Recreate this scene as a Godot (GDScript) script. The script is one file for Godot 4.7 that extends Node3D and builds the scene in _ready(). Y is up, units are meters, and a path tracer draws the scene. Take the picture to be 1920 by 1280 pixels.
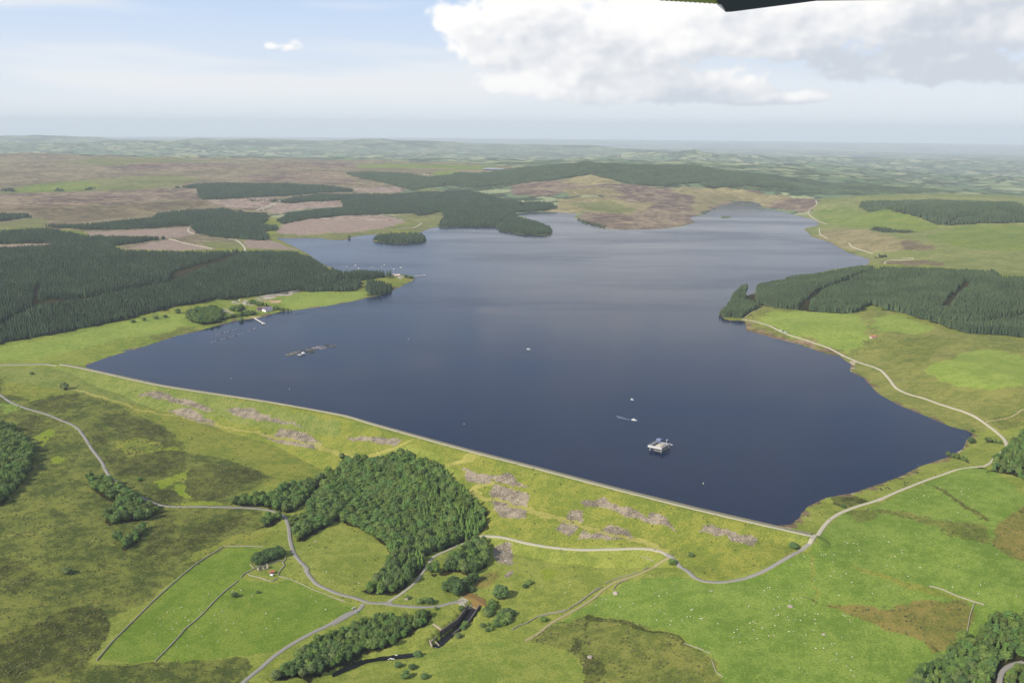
extends Node3D
# A reservoir behind a long earth dam, seen from a light aircraft.
# Metres; x to the right of the flight line, z towards the viewer, y = 0 is the water level.

const EYE := 361.0
var rng := RandomNumberGenerator.new()
var used := {}
var mats := {}


func pts(a: Array) -> PackedVector2Array:
	var p := PackedVector2Array()
	for i in range(0, a.size() - 1, 2):
		p.append(Vector2(a[i], a[i + 1]))
	return p


# The map of the place in metres: x to the east, z to the south, y = 0 is the water level.
var crest_line := pts([269.3, -825.3, 240.3, -842.7, 177.1, -884.4, 106.9, -935.1, 15.4, -1004.7, -50, -1053.9, -168, -1148, -212, -1185.2, -318.5, -1243.2, -487.6, -1322.3, -630.7, -1413, -679.8, -1441.5])
var shore_line := pts([-650.9, -1459.5, -640, -1513.3, -611, -1592, -585, -1678, -562, -1720, -543, -1769, -517, -1821, -503, -1837, -486, -1849, -458, -1917, -437, -1929, -381, -1980, -329, -2045, -309, -2093, -285, -2114, -270, -2179, -251, -2264, -236, -2338, -242, -2390, -267, -2424, -302, -2440, -341, -2384, -397, -2408, -454, -2507, -510, -2615, -546, -2700, -582, -2802, -649, -2950, -754, -3172, -776, -3218, -723, -3214, -636, -3221, -581, -3169, -545, -3172, -528, -3284, -479, -3337, -400, -3326, -331, -3365, -309, -3510, -280, -3627, -220, -3632, -142, -3648, -68, -3644, -54, -3586, -41, -3493, -3, -3424, 41, -3376, 107, -3363, 133, -3382, 142, -3471, 135, -3640, 91, -3890, 29, -4123, 14, -4199, 88, -4300, 198, -4310, 271, -4249, 248, -4020, 282, -3775, 333, -3616, 385, -3582, 419, -3575, 484, -3599, 559, -3620, 648, -3727, 715, -3864, 737, -4099, 828, -4247, 900, -4475, 950, -4600, 995, -4764, 1107, -4946, 1158, -5078, 1207, -5065, 1216, -4887, 1168, -4591, 1204, -4446, 1215, -4229, 1234, -4019, 1188, -3827, 1079, -3655, 1029, -3380, 1039, -3220, 1008, -2952, 1019, -2793, 975, -2680, 843, -2579, 717, -2431, 594, -2259, 510, -2138, 468, -2068, 427, -1978, 411, -1919, 413, -1859, 448, -1860, 429, -1768, 461, -1704, 497, -1644, 511.9, -1595.5, 532.9, -1553.5, 534.3, -1505.9, 516.5, -1460.4, 524.2, -1421.3, 513.2, -1333.8, 519.7, -1274.4, 535.3, -1224.8, 548.1, -1176.4, 562.3, -1159.2, 562, -1144.1, 544.3, -1124.9, 525.1, -1090.5, 493.1, -1059.5, 449.1, -1028.1, 420.7, -1000.3, 388.2, -975.3, 348.9, -946.7, 315.8, -932.7, 288.4, -906.6, 270.8, -875.4, 260.6, -862.4, 244.9, -859.6])
var lake_outline := pts([-650.9, -1459.5, -640, -1513.3, -611, -1592, -585, -1678, -562, -1720, -543, -1769, -517, -1821, -503, -1837, -486, -1849, -458, -1917, -437, -1929, -381, -1980, -329, -2045, -309, -2093, -285, -2114, -270, -2179, -251, -2264, -236, -2338, -242, -2390, -267, -2424, -302, -2440, -341, -2384, -397, -2408, -454, -2507, -510, -2615, -546, -2700, -582, -2802, -649, -2950, -754, -3172, -776, -3218, -723, -3214, -636, -3221, -581, -3169, -545, -3172, -528, -3284, -479, -3337, -400, -3326, -331, -3365, -309, -3510, -280, -3627, -220, -3632, -142, -3648, -68, -3644, -54, -3586, -41, -3493, -3, -3424, 41, -3376, 107, -3363, 133, -3382, 142, -3471, 135, -3640, 91, -3890, 29, -4123, 14, -4199, 88, -4300, 198, -4310, 271, -4249, 248, -4020, 282, -3775, 333, -3616, 385, -3582, 419, -3575, 484, -3599, 559, -3620, 648, -3727, 715, -3864, 737, -4099, 828, -4247, 900, -4475, 950, -4600, 995, -4764, 1107, -4946, 1158, -5078, 1207, -5065, 1216, -4887, 1168, -4591, 1204, -4446, 1215, -4229, 1234, -4019, 1188, -3827, 1079, -3655, 1029, -3380, 1039, -3220, 1008, -2952, 1019, -2793, 975, -2680, 843, -2579, 717, -2431, 594, -2259, 510, -2138, 468, -2068, 427, -1978, 411, -1919, 413, -1859, 448, -1860, 429, -1768, 461, -1704, 497, -1644, 511.9, -1595.5, 532.9, -1553.5, 534.3, -1505.9, 516.5, -1460.4, 524.2, -1421.3, 513.2, -1333.8, 519.7, -1274.4, 535.3, -1224.8, 548.1, -1176.4, 562.3, -1159.2, 562, -1144.1, 544.3, -1124.9, 525.1, -1090.5, 493.1, -1059.5, 449.1, -1028.1, 420.7, -1000.3, 388.2, -975.3, 348.9, -946.7, 315.8, -932.7, 288.4, -906.6, 270.8, -875.4, 260.6, -862.4, 244.9, -859.6, 245.1, -850.3, 182.2, -891.8, 112.3, -942.4, 20.8, -1011.9, -44.5, -1061, -162.4, -1155, -207.2, -1192.8, -314.5, -1251.3, -483.3, -1330.2, -626, -1420.7])
var isle_outline := pts([-456, -3197, -446, -3141, -417, -3118, -381, -3101, -330, -3099, -293, -3127, -280, -3168, -287, -3219, -327, -3238, -388, -3255, -440, -3246])
var spot_heights := [296, -790, -2, 403, -826, 8, 489, -903, 14, 403, -729, 4, 311, -708, -9, 239, -677, -15, 173, -650, -22, 148, -730, -22, 179, -774, -14, 149, -845, -26, 99, -883, -36, 23, -906, -41, -28, -929, -43, -35, -779, -47, -55, -740, -48, -97, -687, -51, 21, -809, -39, 56, -770, -34, 19, -728, -36, 18, -673, -37, 79, -681, -32, -109, -783, -42, -168, -804, -38, -161, -871, -38, -223, -949, -33, -145, -977, -38, -93, -1025, -38, -229, -840, -35, -247, -752, -37, -262, -668, -41, -194, -684, -45, -351, -956, -25, -448, -1033, -18, -573, -1179, -10, -705, -1308, -5, -594, -1087, -14, -437, -879, -22, -412, -729, -26, -320, -663, -34, -338, -1061, -22, -445, -1192, -13, -228, -1118, -28, -305, -1174, -20, -596, -1311, -5, 249, -820, -6, 230, -856, -12, 542, -1818, 10, 614, -1630, 18, 716, -1754, 24, 754, -1528, 34, 636, -1356, 24, 573, -1291, 10, 638, -1205, 20, 540, -1009, 22, 648, -1403, 38, 661, -1315, 42, 613, -1489, 20, 586, -1378, 14, 587, -1552, 14, 751, -2143, 20, 890, -1931, 34, 1116, -2174, 42, 977, -2423, 30, 556, -2066, 8, 1206, -3010, 32, 1379, -2862, 50, 1205, -3488, 16, 1581, -3725, 75, 1863, -3689, 90, 1528, -4451, 45, 1365, -4232, 10, -769, -1609, 4, -849, -1592, 7, -814, -1945, 18, -1005, -1902, 24, -863, -2390, 20, -1158, -2467, 34, -1583, -3036, 40, -1197, -3342, 30, -845, -3236, 8, -1945, -4191, 55, -1345, -4446, 42, -1994, -5618, 75, -3034, -5890, 85, -735, -3982, 15, -501, -3832, 9, -404, -4628, 12, -171, -5115, 32, -1064, -5477, 60, 239, -5070, 65, 544, -5418, 90, 336, -4516, 14, 531, -4133, 12, 872, -4799, 22, 132, -6621, 120, 610, -6106, 165, 1114, -6186, 150, 1394, -5960, 110, 1643, -5915, 20, -223, -6678, 80, -882, -6278, 85, -1691, -6843, 105, -2880, -7072, 110, -3984, -7757, 120, 77, -3696, 6, 584, -3747, 5, -9000, -14000, -40, -14000, -14000, 40, -4000, -12500, -90, 500, -12500, -60, 2500, -9500, 30, 3600, -8500, -40, 6000, -8000, -160, 5000, -11000, -260, 9000, -12000, -300, 2500, -14000, -220, -20000, -22000, -100, -8000, -22000, -150, 0, -22000, -230, 9000, -22000, -330, 16000, -22000, -250, -30000, -40000, -376, 0, -32000, -376, 15000, -32000, -376, 30000, -40000, -376, 3500, -5200, -10, 5200, -5600, -60, 3200, -6800, -60, 7000, -2500, 50, 3000, -1500, 40, -7000, -1500, 40, -7000, -5000, 90, -3000, -800, -10, 2500, -400, 0]
var hills := [306, -7394, 900, 900, 85, 766, -7662, 1000, 1100, 111, 1291, -7388, 900, 1000, 109, 1662, -7108, 800, 800, 77, -10934, -21365, 3000, 2500, 94, -10812, -22541, 1100, 1500, 133, -9664, -21968, 900, 1500, 109, -7625, -19567, 1500, 2000, 67, -5920, -19104, 1100, 1500, 94, -5391, -19778, 900, 1500, 121, -4386, -19513, 1000, 1500, 110, -3781, -20148, 1200, 1500, 67, -2629, -18817, 900, 1300, 149, -2091, -19388, 900, 1300, 98, -3469, -20204, 1500, 2000, 47, -1410, -19950, 1100, 1500, 87, -591, -20992, 1000, 1500, 37, 404, -20496, 900, 1500, 30, 1454, -19947, 900, 1500, 36, 2181, -18874, 1000, 1500, -1, 2281, -13306, 700, 1000, 92, 1828, -13880, 900, 1100, 26, 3002, -14186, 900, 1100, 20, 3575, -14052, 700, 1000, -16, 4706, -15292, 900, 1200, -65, 10906, -23602, 2500, 2000, -209, 9143, -23268, 1500, 2000, -241, 11816, -23160, 2000, 2000, -226, -5652, -16033, 1500, 1500, 102, -7094, -15449, 2500, 1500, 67, -33000, -12000, 3500, 3500, 700, -34000, -22000, 3000, 4000, 650, -31000, -4000, 4000, 3000, 600]  # last entries: unseen mountains, added to lift the top of the haze layer
var cover_areas := [
	["MOOR", [-761.4, -1418.2, -675.6, -1278, -640.5, -1250.1, -573, -1204.5, -527, -1155.5, -447.5, -1033.8, -413.4, -1006.6, -363.2, -962, -293.4, -964.7, -258.7, -967.1, -252, -918.4, -273.7, -878.7, -296.8, -806.7, -367.7, -640.7, -389.6, -638.5, -807.2, -1415]],
	["MOOR", [-792.3, -1416.7, -774.1, -1443.5, -651.9, -1283.9, -613, -1334.2, -535.8, -1278.6, -485.5, -1259.1, -443.5, -1206.6, -416.4, -1166.7, -382.4, -1115.2, -342.3, -1101.5, -299.6, -1075.3, -264.9, -1049.8, -272.8, -1032.7, -295.9, -980.4, -299.2, -965.3, -363.2, -962, -447.5, -1033.8, -547.9, -1183.7, -640.5, -1250.1, -704.8, -1306.9]],
	["MOOR", [-418.9, -688.6, -310.5, -669.6, -270.8, -680.6, -241.4, -686.3, -202.8, -694.9, -196.2, -659.9, -198.9, -632.1, -379.8, -615.8]],
	["OLIVE", [-780, -1455.4, -678.7, -1437.4, -517.1, -1403.6, -213.1, -1183, 11.1, -1009, 103, -936.8, 173.6, -887.1, 251.2, -828.8, 243.7, -799.7, 198.4, -781.9, 167.6, -785.3, 155, -811.4, 143.9, -836.1, 95.9, -856.6, 28.2, -884.2, -27.4, -912.3, -28.3, -914.2, -50.4, -1000.7, -87.5, -1062.7, -124.6, -1090.6, -166.5, -1089.6, -198.7, -1093.1, -203.5, -1079.4, -229.9, -1055.3, -268.1, -1031.1, -302.3, -987.7, -264.9, -1049.8, -342.3, -1101.5, -382.4, -1115.2, -448, -1206.3, -535.8, -1278.6, -603.5, -1329.6, -655.8, -1292.1, -709.4, -1316]],
	["GRASS", [-27.3, -909.9, 38.4, -875, 95.7, -854.2, 136, -839.5, 146.2, -828.9, 155.4, -805, 127.7, -802.3, 97.3, -803, 86.6, -792.5, 56.2, -765.4, 15.5, -740.7, -1, -727.2, -20.5, -735.4, -29.9, -785.4, -22.6, -807.9, -6.8, -853.6, -21.7, -900.7]],
	["PASTURE", [98.8, -802.4, 127.4, -800.3, 152.8, -790.3, 166.3, -778.1, 180.9, -773.1, 197.1, -776, 220.3, -782.3, 245.9, -796.9, 222.2, -786.7, 243.6, -799.3, 261.7, -808.8, 275, -823.2, 300.2, -866.6, 317.3, -888.5, 339, -897, 438.1, -970.7, 479.8, -998.6, 495.7, -1000.7, 507.6, -979, 501.1, -914.1, 513.2, -887.4, 360.5, -593.6, 146.3, -621.2, 150.5, -648.1, 149.3, -668.4, 133.8, -694.7, 124.3, -706.2, 111.7, -718.9, 84.6, -740.2, 70.4, -749.8, 55.2, -749.6, 42.4, -735.8, 33.4, -736.5, 56, -762.1, 81, -783.5, 91.6, -794.4]],
	["PASTURE3", [-312.3, -677.3, -312.5, -708.1, -307.8, -740.3, -303.4, -777.2, -296, -810, -288.5, -841.7, -274.8, -876.8, -237.4, -880, -240.6, -859.5, -240.6, -840.4, -239.9, -819.1, -249.8, -786.9, -256.6, -749.3, -264.2, -714, -271.2, -681.8]],
	["PASTURE3", [-269.9, -681.9, -262.6, -726.7, -249.8, -786.9, -239.4, -817.5, -212.4, -811, -203, -818.7, -175.5, -800.8, -148.3, -779.7, -122.4, -769.6, -118.6, -764, -141.3, -756.1, -167.6, -725.3, -179.2, -712.8, -196.9, -699, -222.7, -692.1, -241, -685.1]],
	["GRASS", [-211.6, -893, -203.7, -897.2, -182.3, -941.2, -165.1, -938.5, -134.7, -906.3, -117.4, -886.6, -115, -867.1, -125, -836.2, -129.3, -800.2, -118.7, -791, -131.6, -789.4, -151.5, -799, -170.3, -814.8, -188.3, -837, -202.4, -864, -214.4, -892.7]],
	["GRASS", [-252.4, -916.1, -231.6, -942.9, -221.5, -911.5, -214.4, -886.1, -200.3, -854.3, -183.9, -828.6, -169.2, -809, -150.6, -793.8, -130.8, -784.3, -132.1, -776.3, -151.8, -785.8, -185.1, -808.2, -207.7, -825.5, -214.2, -865.9, -226.4, -881.7, -246.2, -880.3, -275.1, -880.7, -276.8, -886.8]],
	["KNOLL", [-69.4, -711.4, -49.3, -716.7, -20, -716.8, 12.1, -706.9, 37.6, -694.3, 49.3, -677.6, 54, -663.9, 55.3, -644.1, -44.6, -645.9, -73.2, -662.6]],
	["KNOLL", [-75.3, -834.9, -58.9, -835.8, -48.6, -800.9, -40.4, -796.3, -53.3, -790.6, -78.6, -781.6, -98.6, -786.8, -90.2, -806.5]],
	["GRASS", [-103.1, -779.3, -62.9, -778.5, -44.4, -784.2, -36.1, -778.9, -41.8, -759.9, -50.2, -748, -61.6, -728, -71.7, -727.7, -69.8, -749.8, -67.5, -769.1, -78.6, -774.6]],
	["BROWNMOOR", [61.2, -748.5, 84.3, -737, 111.3, -716.4, 135.4, -687.4, 149.6, -667, 147.3, -641.6, 150.5, -625.1, 57.7, -641.4, 55.5, -666.1, 49.6, -682.7, 40.5, -696.6, 13.6, -710.9, 33.4, -735]],
	["DARKMOOR", [61.4, -750.7, 84.6, -740.2, 104.7, -721.4, 130, -697.4, 146.7, -672.9, 135, -684.9, 117.1, -705.9, 90.7, -727.3, 66.6, -739.1, 44.7, -694.6, 59.3, -680.7, 70.8, -669.2, 61.8, -643.2, 56.6, -643.9, 52.8, -666.6]],
	["RUST", [251.3, -730.9, 266.9, -726.5, 292.4, -718.5, 323.5, -726, 360.4, -717.3, 359.2, -705, 343.7, -675.9, 322.9, -658.4, 306.9, -650.8, 307.7, -669.1, 293.1, -682.7, 272.7, -701.6, 261.8, -719.1]],
	["RUST", [444.7, -845.9, 487.7, -880.5, 515, -887.5, 453.9, -770.4, 436.5, -777.5, 424.7, -790.7, 423.6, -808]],
	["BROWNMOOR", [351.3, -902.6, 382.5, -885.8, 405.1, -859.8, 436.1, -848.3, 424.4, -809.8, 406.9, -819.8, 390.6, -826.1, 389.9, -847.2, 377.2, -872.3, 354, -891.1]],
	["BROWNMOOR", [323.9, -892.8, 351.3, -902.6, 351.1, -882.9, 330.7, -872.6]],
	["OLIVE", [281.1, -790.6, 299.4, -781.2, 328.8, -758.7, 346.9, -741.9, 357.9, -721.1, 354.6, -719.9, 334.9, -736.7, 314.1, -758.9, 291.3, -779.7]],
	["DARKMOOR", [431, -962.4, 436.6, -945.7, 438.4, -890.3, 442.7, -855.5, 437.8, -852.1, 432.5, -892.2, 432.3, -944.2, 434.3, -1011.4, 439.2, -1014]],
	["DARKMOOR", [236.3, -749, 247.5, -737.3, 251.3, -730.9, 246.7, -734.8]],
	["GRASS", [288.7, -901.6, 302.7, -925.2, 324.6, -932.9, 317.7, -905.7, 325.2, -897.1, 302.8, -875, 273.3, -828.1, 261.8, -854.8, 270.8, -874.9]],
	["GRASS", [326.3, -932.8, 356.7, -948.3, 424.5, -996.4, 478.3, -1047.4, 495.9, -1042.5, 497.6, -1004.7, 439.1, -981.6, 345, -914.5, 328.1, -905.8]],
	["DARKMOOR", [324.6, -932.9, 345.8, -937.6, 355.3, -923.9, 345, -914.5, 327.4, -903.6, 320.9, -910.3]],
	["OLIVE", [261.2, -804.7, 264, -804.7, 256.8, -772.3, 248.5, -735.8, 246.8, -736.1, 255.2, -772.6]],
	["BEACH", [240.2, -846.4, 248.9, -858.8, 257.4, -863.3, 266.1, -863.1, 259.7, -855.1, 258.1, -851, 246, -841.3, 241.1, -841.9]],
	["BEACH", [334.8, -942.1, 353.1, -950.9, 351.9, -944.7, 336.8, -937.4]],
	["BEACH", [410, -992.9, 426.3, -1003.4, 424.4, -998.4, 409.7, -987.3]],
	["BEACH", [357.9, -921.2, 368.3, -930.7, 377.4, -931.2, 366.4, -920.5]],
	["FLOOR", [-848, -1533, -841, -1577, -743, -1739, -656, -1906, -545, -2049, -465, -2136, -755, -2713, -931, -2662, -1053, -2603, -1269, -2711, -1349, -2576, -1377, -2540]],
	["DARKMOOR", [-644.4, -1268.3, -625, -1310.5, -606, -1329.6, -584.4, -1271, -597.1, -1232.5]],
	["DARKMOOR", [-530.9, -1175.2, -517.6, -1186.3, -486.3, -1136, -492.6, -1109.1]],
	["DARKMOOR", [-532.9, -1223.9, -510.7, -1250.6, -466.6, -1213.4, -435.8, -1184.5, -416.7, -1154.4, -388.5, -1114.3, -375.7, -1068.5, -389.4, -1037.5, -411.4, -1032.6, -437.8, -1034.4, -474.9, -1091.3, -463.2, -1126.4, -501.8, -1180.4]],
	["OLIVE", [-480.1, -1136.6, -461.3, -1156.1, -429.6, -1140.9, -412.2, -1121.5, -430.6, -1107.5, -448.5, -1087.9]],
	["DARKMOOR", [-366, -1057.6, -347.1, -1082.6, -298.1, -1069.5, -277.5, -1051.9, -295.8, -1022.4, -306.8, -992.1, -322.8, -969.7, -337.1, -973.2, -358, -1020.4]],
	["DARKMOOR", [-383.1, -965.6, -383.8, -993.8, -366.6, -1005.3, -339.1, -968.1, -361.5, -957.2]],
	["LIME", [-423.2, -1122.5, -400.7, -1132, -395.2, -1121.7, -419.3, -1117.5]],
	["LIME", [-367.7, -1017.2, -358, -1020.4, -347, -992.4, -336.8, -978.2, -349.5, -982.4, -361.4, -1001]],
	["LIME", [-359.4, -967.1, -312.4, -978.9, -296.9, -970.7, -326, -961.9]],
	["LIME", [-581.4, -1145.1, -580.2, -1170.9, -566.2, -1164.5, -556.6, -1110.5]],
	["LIME", [-527.4, -1069.6, -524.2, -1090, -511.4, -1075.1, -520.1, -1062.6]],
	["LIME", [-391.6, -1021.2, -372.2, -1045.7, -367.7, -1069.3, -360.9, -1035.5, -377.8, -1004]],
	["PASTURE", [-689.6, -1277.1, -671.8, -1270.3, -651.9, -1249.3, -659.4, -1231.1, -666.1, -1230.5]],
	["DARKMOOR", [-642.4, -1215.5, -628.7, -1230.2, -593.2, -1203.7, -581.3, -1192.8, -593.6, -1170.8, -588, -1145.1, -612.7, -1178]],
	["DARKMOOR", [-360.9, -941.5, -348.2, -946.7, -323, -882, -335.1, -844.4, -345, -849.2, -347.1, -892.3]],
	["DARKMOOR", [-323.2, -892.8, -299.4, -928.7, -262.8, -960.3, -264.8, -933, -288.7, -892.5, -311.1, -856, -323, -833.1, -328.6, -835.4]],
	["OLIVE", [-305, -832.6, -297.5, -865.5, -267, -907.6, -231.8, -914.7, -234.8, -883.3, -276.5, -879.6, -292.2, -848.4]],
	["DARKMOOR", [-405.7, -689.4, -378.3, -718.1, -361.9, -751.6, -341.3, -751.4, -319.4, -718.4, -316.5, -690.6, -316.1, -664, -375.5, -631.1]],
	["DARKMOOR", [-461.7, -826.9, -435, -818.1, -412.9, -791.1, -417.8, -763.8, -436.4, -776.6]],
	["BROWNMOOR", [-510.2, -922.1, -483.4, -940.7, -450.3, -919.4, -444.1, -879.3, -482.2, -867.3]],
	["BROWNMOOR", [-39.9, -802.4, -28.5, -791.7, -20.1, -782.5, -22.7, -780.3, -34.1, -794.7]],
	["RUST", [-29, -828.3, -22.3, -839, -11.6, -844.3, -8.6, -836.3, -13.3, -818, -21.5, -812.9, -29.8, -811.6]],
	["RUST", [-41, -798.6, -38, -806.7, -28.1, -801.6, -20.9, -790.5, -23.9, -778.5, -31.6, -786.8]],
	["LIME", [30.2, -822.9, 32.1, -839.9, 39.5, -843.9, 45.6, -836.7, 37.2, -823.1]],
	["OLIVE2", [-775.9, -1447.1, -677.3, -1434.4, -555.9, -1370.8, -430.8, -1301, -316.1, -1232.8, -211.4, -1173, -206.1, -1140.1, -306.4, -1189.8, -441.6, -1256.6, -583.5, -1311.8, -648.4, -1345.6, -742.9, -1381.8]],
	["BERM", [-168.7, -1092.5, -142.3, -1092.7, -115.1, -1100.9, -113.8, -1097.1, -139.9, -1087, -166.2, -1087.4]],
	["BERM", [-70.6, -1038.2, -52.3, -1038, -30.8, -1103, -27, -1039.4, -50.3, -1032.7, -68.5, -1031.3]],
	["BERM", [-55, -986.2, -33.7, -990.3, -20.1, -989.3, -18.6, -984.7, -33.6, -985.6, -52.7, -980]],
	["SCREE", [-519.9, -1314.4, -487.4, -1307.7, -450.1, -1283.9, -406.2, -1259.1, -391.4, -1244.9, -414.2, -1253.3, -451.8, -1273.8, -490.1, -1293.4]],
	["SCREE", [-461.3, -1265.3, -427.2, -1256.8, -409.2, -1244.5, -389.3, -1224.3, -369.5, -1203.6, -391.8, -1209.5, -430.2, -1235.7]],
	["SCREE", [-379.8, -1241.4, -358.5, -1241.8, -325.4, -1222.1, -294.9, -1200.1, -268.2, -1181.6, -246.4, -1168, -283.1, -1188, -330.2, -1212.8, -364.9, -1230.1]],
	["SCREE", [-309.8, -1170.8, -293.5, -1183.4, -270.9, -1172.8, -245.2, -1155.7, -223.9, -1123.6, -249.8, -1133.9, -279.4, -1149.9]],
	["SCREE", [-198.5, -1136, -182.9, -1129.2, -129.4, -1103.6, -137.4, -1095.3, -158.2, -1106.5, -195.7, -1130.2]],
	["SCREE", [-22.3, -1000.6, -2.6, -996.6, 9.1, -979.3, 16.7, -969.3, -2.5, -979, -18.1, -988.6]],
	["SCREE", [-55.1, -1025.7, -34.4, -1009.3, -19.3, -999.5, -23, -988.5, -37.7, -992, -50.2, -1007.7]],
	["SCREE", [-21.5, -985.8, -0.5, -974.8, 17.9, -960.1, 15.3, -922.1, -2.1, -928.1, -19, -943.4, -23.1, -970.5]],
	["SCREE", [70.2, -926.9, 88.7, -930.3, 101.1, -916.4, 117.7, -902.9, 130, -887.2, 134.3, -894, 147, -883.4, 155.3, -862.9, 140.5, -873.5, 116.5, -890.9, 91.6, -910.1]],
	["SCREE", [59, -922.2, 72.7, -916.6, 63.8, -893.7, 54.6, -886.8, 42.3, -895.7]],
	["SCREE", [61, -881.1, 71.5, -888.9, 78.8, -880.2, 98.7, -888, 108.4, -880.1, 117.4, -864, 96.7, -865.9]],
	["SCREE", [177.2, -862.4, 193.6, -854.7, 211, -841.1, 224.1, -831.6, 215.2, -822.7, 194.8, -843, 174.8, -854.7]],
	["SCREE", [-14.4, -896.4, -3.7, -897.6, 3, -891.9, -3.3, -852.6, -12, -857, -18, -883.1]],
	["SCREE", [-3.6, -831.9, 2.1, -843.3, 4.9, -838.3, 1.4, -829.9]],
	["HILL", [417, -1859, 448, -1865, 518, -1968, 544, -1935, 653, -1846, 709, -1908, 760, -1635, 840, -1580, 641, -1183.5, 617.3, -1182.3, 568.7, -1150.2, 557.1, -1172.1, 535.5, -1225.7, 520.2, -1274.7, 513.2, -1333.4, 524.3, -1422, 516.2, -1460.1, 533.7, -1504.4, 533, -1553, 512.2, -1596.8, 496, -1643, 461, -1705, 429, -1767]],
	["PASTURE2", [463, -1841, 516, -1920, 588, -1893, 652, -1851, 638, -1718, 600, -1625, 546.9, -1578.9, 532, -1625, 497, -1710, 479, -1774]],
	["PASTURE2", [604.4, -1404.7, 625.8, -1420.7, 667.7, -1428.9, 679.9, -1467.7, 740.3, -1494.5, 778.3, -1457.5, 689.8, -1268.3, 635.2, -1269.6, 610.9, -1297.9, 600.6, -1341]],
	["PASTURE2", [712, -1824, 729, -1785, 741, -1689, 687, -1639, 668, -1658, 635, -1676, 668, -1794]],
	["BROWNMOOR", [606, -1634, 629, -1603, 726, -1625, 702, -1557, 621.3, -1441.1, 605.5, -1414, 603.8, -1532.7, 585, -1590.5]],
	["BANKSIDE", [443, -1832, 453, -1847, 440, -1788, 469, -1734, 504, -1669, 518.4, -1617.4, 537.5, -1567.3, 531.5, -1548.3, 510.9, -1592.2, 495, -1639, 460, -1701, 428, -1762]],
	["GRASS", [544.4, -1133.8, 562.4, -1136.5, 573.1, -1099, 564.1, -1076.4, 528.5, -1023.7, 506.9, -994.6, 503.2, -1010, 521.9, -1083.7]],
	["BEACH", [534.7, -1112, 535.8, -1106.8, 513.5, -1073.8, 512.5, -1078.2]],
	["BEACH", [539.6, -1526.2, 545.6, -1523.6, 529.4, -1479.6, 516.2, -1460.1]],
	["BROWNMOOR", [597.6, -1186.1, 645, -1191.5, 624.9, -1150.9, 594.8, -1143.5]],
	["LEFTFIELD", [-863, -1562, -845, -1583, -801, -1648, -746, -1746, -685, -1838, -645, -1917, -579, -1771, -517, -1821, -563, -1720, -585, -1680, -612, -1592, -640, -1514.4, -657.6, -1462.9, -650.2, -1458.4, -682.3, -1445.5, -784.2, -1463.7, -810, -1460.7]],
	["PASTURE2", [-842, -1533, -835, -1564, -780, -1636, -709, -1769, -638, -1851, -614, -1830, -582, -1770, -600, -1736, -661, -1644, -702, -1559, -741.3, -1489.3, -790.7, -1476.7]],
	["BROWNMOOR", [-645, -1675, -618, -1696, -602, -1742, -580, -1764, -565, -1725, -585, -1680, -611, -1631]],
	["LEFTFIELD", [-515, -1815, -487, -1849, -458, -1916, -437, -1934, -354, -2005, -381, -1980, -329, -2046, -309, -2118, -326, -2153, -461, -2116, -502, -2043, -514, -2049, -540, -2002, -593, -1982, -638, -1895, -577, -1765, -542, -1769]],
	["PASTURE2", [-485, -1971, -483, -2078, -454, -2123, -466, -2122, -329, -2147, -319, -2133, -331, -2054, -383, -1987, -456, -1938, -500, -2034]],
	["GRAVEL", [-542, -2011, -519, -2068, -472, -2134, -466, -2114, -504, -2052, -527, -2007]],
	["GRAVEL", [-576, -1971, -548, -2003, -524, -1953, -534, -1950, -553, -1980, -569, -1959]],
	["GRAVEL", [-578, -1917, -562, -1915, -546, -1878, -528, -1861, -542, -1864, -560, -1891, -571, -1896]],
	["SAND", [-513, -2010, -488, -2017, -486, -1998, -499, -1986]],
	["SAND", [-512, -1843, -501, -1855, -489, -1862, -483, -1861, -487, -1850, -508, -1834]],
	["GRAVEL", [-483, -1861, -472, -1892, -459, -1920, -457, -1918, -470, -1887, -483, -1855]],
	["OLIVE", [-327, -2272, -287, -2323, -248, -2358, -238, -2349, -251, -2266, -273, -2186, -283, -2239]],
	["GRAVEL", [-291, -2393, -274, -2399, -269, -2369, -272, -2338, -280, -2345]],
	["WOODFAR", [1037, -5745, 1233, -6127, 1585, -6234, 1804, -6154, 1966, -5793, 2013, -5244, 1772, -4954, 1514, -4966, 1406, -5014, 1391, -5234, 1198, -5321, 997, -5297]],
	["WOODFAR", [1810, -5955, 2066, -5790, 2295, -5599, 2406, -5401, 2058, -5124, 1833, -5127]],
	["MOORFAR", [-2052, -3263, -8327, -13431, -4228, -8236, -3331, -8188, -2235, -9051, -1270, -9060, -240, -7190, -9, -6700, -19, -6336, -462, -5886, -577, -5034, -737, -4660, -991, -4194, -967, -3908, -857, -3105, -837, -2737, -1071, -2698, -1328, -3086, -1472, -3095, -1706, -3278, -1828, -3282]],
	["OLIVEFAR", [-2414, -4667, -2443, -5086, -2274, -5338, -1955, -5766, -1719, -5441, -1740, -5066, -1881, -4814, -2131, -4600, -2404, -4489]],
	["PASTUREFAR", [-2442, -4773, -2425, -5048, -2245, -5224, -2081, -5008, -2108, -4700, -2244, -4578]],
	["HEATHER", [-2384, -4450, -2059, -4627, -1677, -4985, -1592, -4987, -1383, -4359, -1521, -4282, -1649, -4023, -1746, -3913, -2041, -3800]],
	["HEATHERMIX", [-2041, -3800, -1637, -3995, -1375, -4311, -1256, -4118, -1391, -3909, -1399, -3738, -1455, -3540, -1536, -3363, -1750, -3579, -1828, -3729, -1984, -3692]],
	["OLIVEFAR", [-1700, -3198, -1727, -3517, -1653, -3495, -1495, -3156, -1595, -3060, -1619, -3042]],
	["HEATHER", [-1594, -5966, -1497, -6097, -1310, -6253, -1048, -6070, -921, -5327, -1175, -5601, -1451, -5499, -1645, -5420]],
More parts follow.
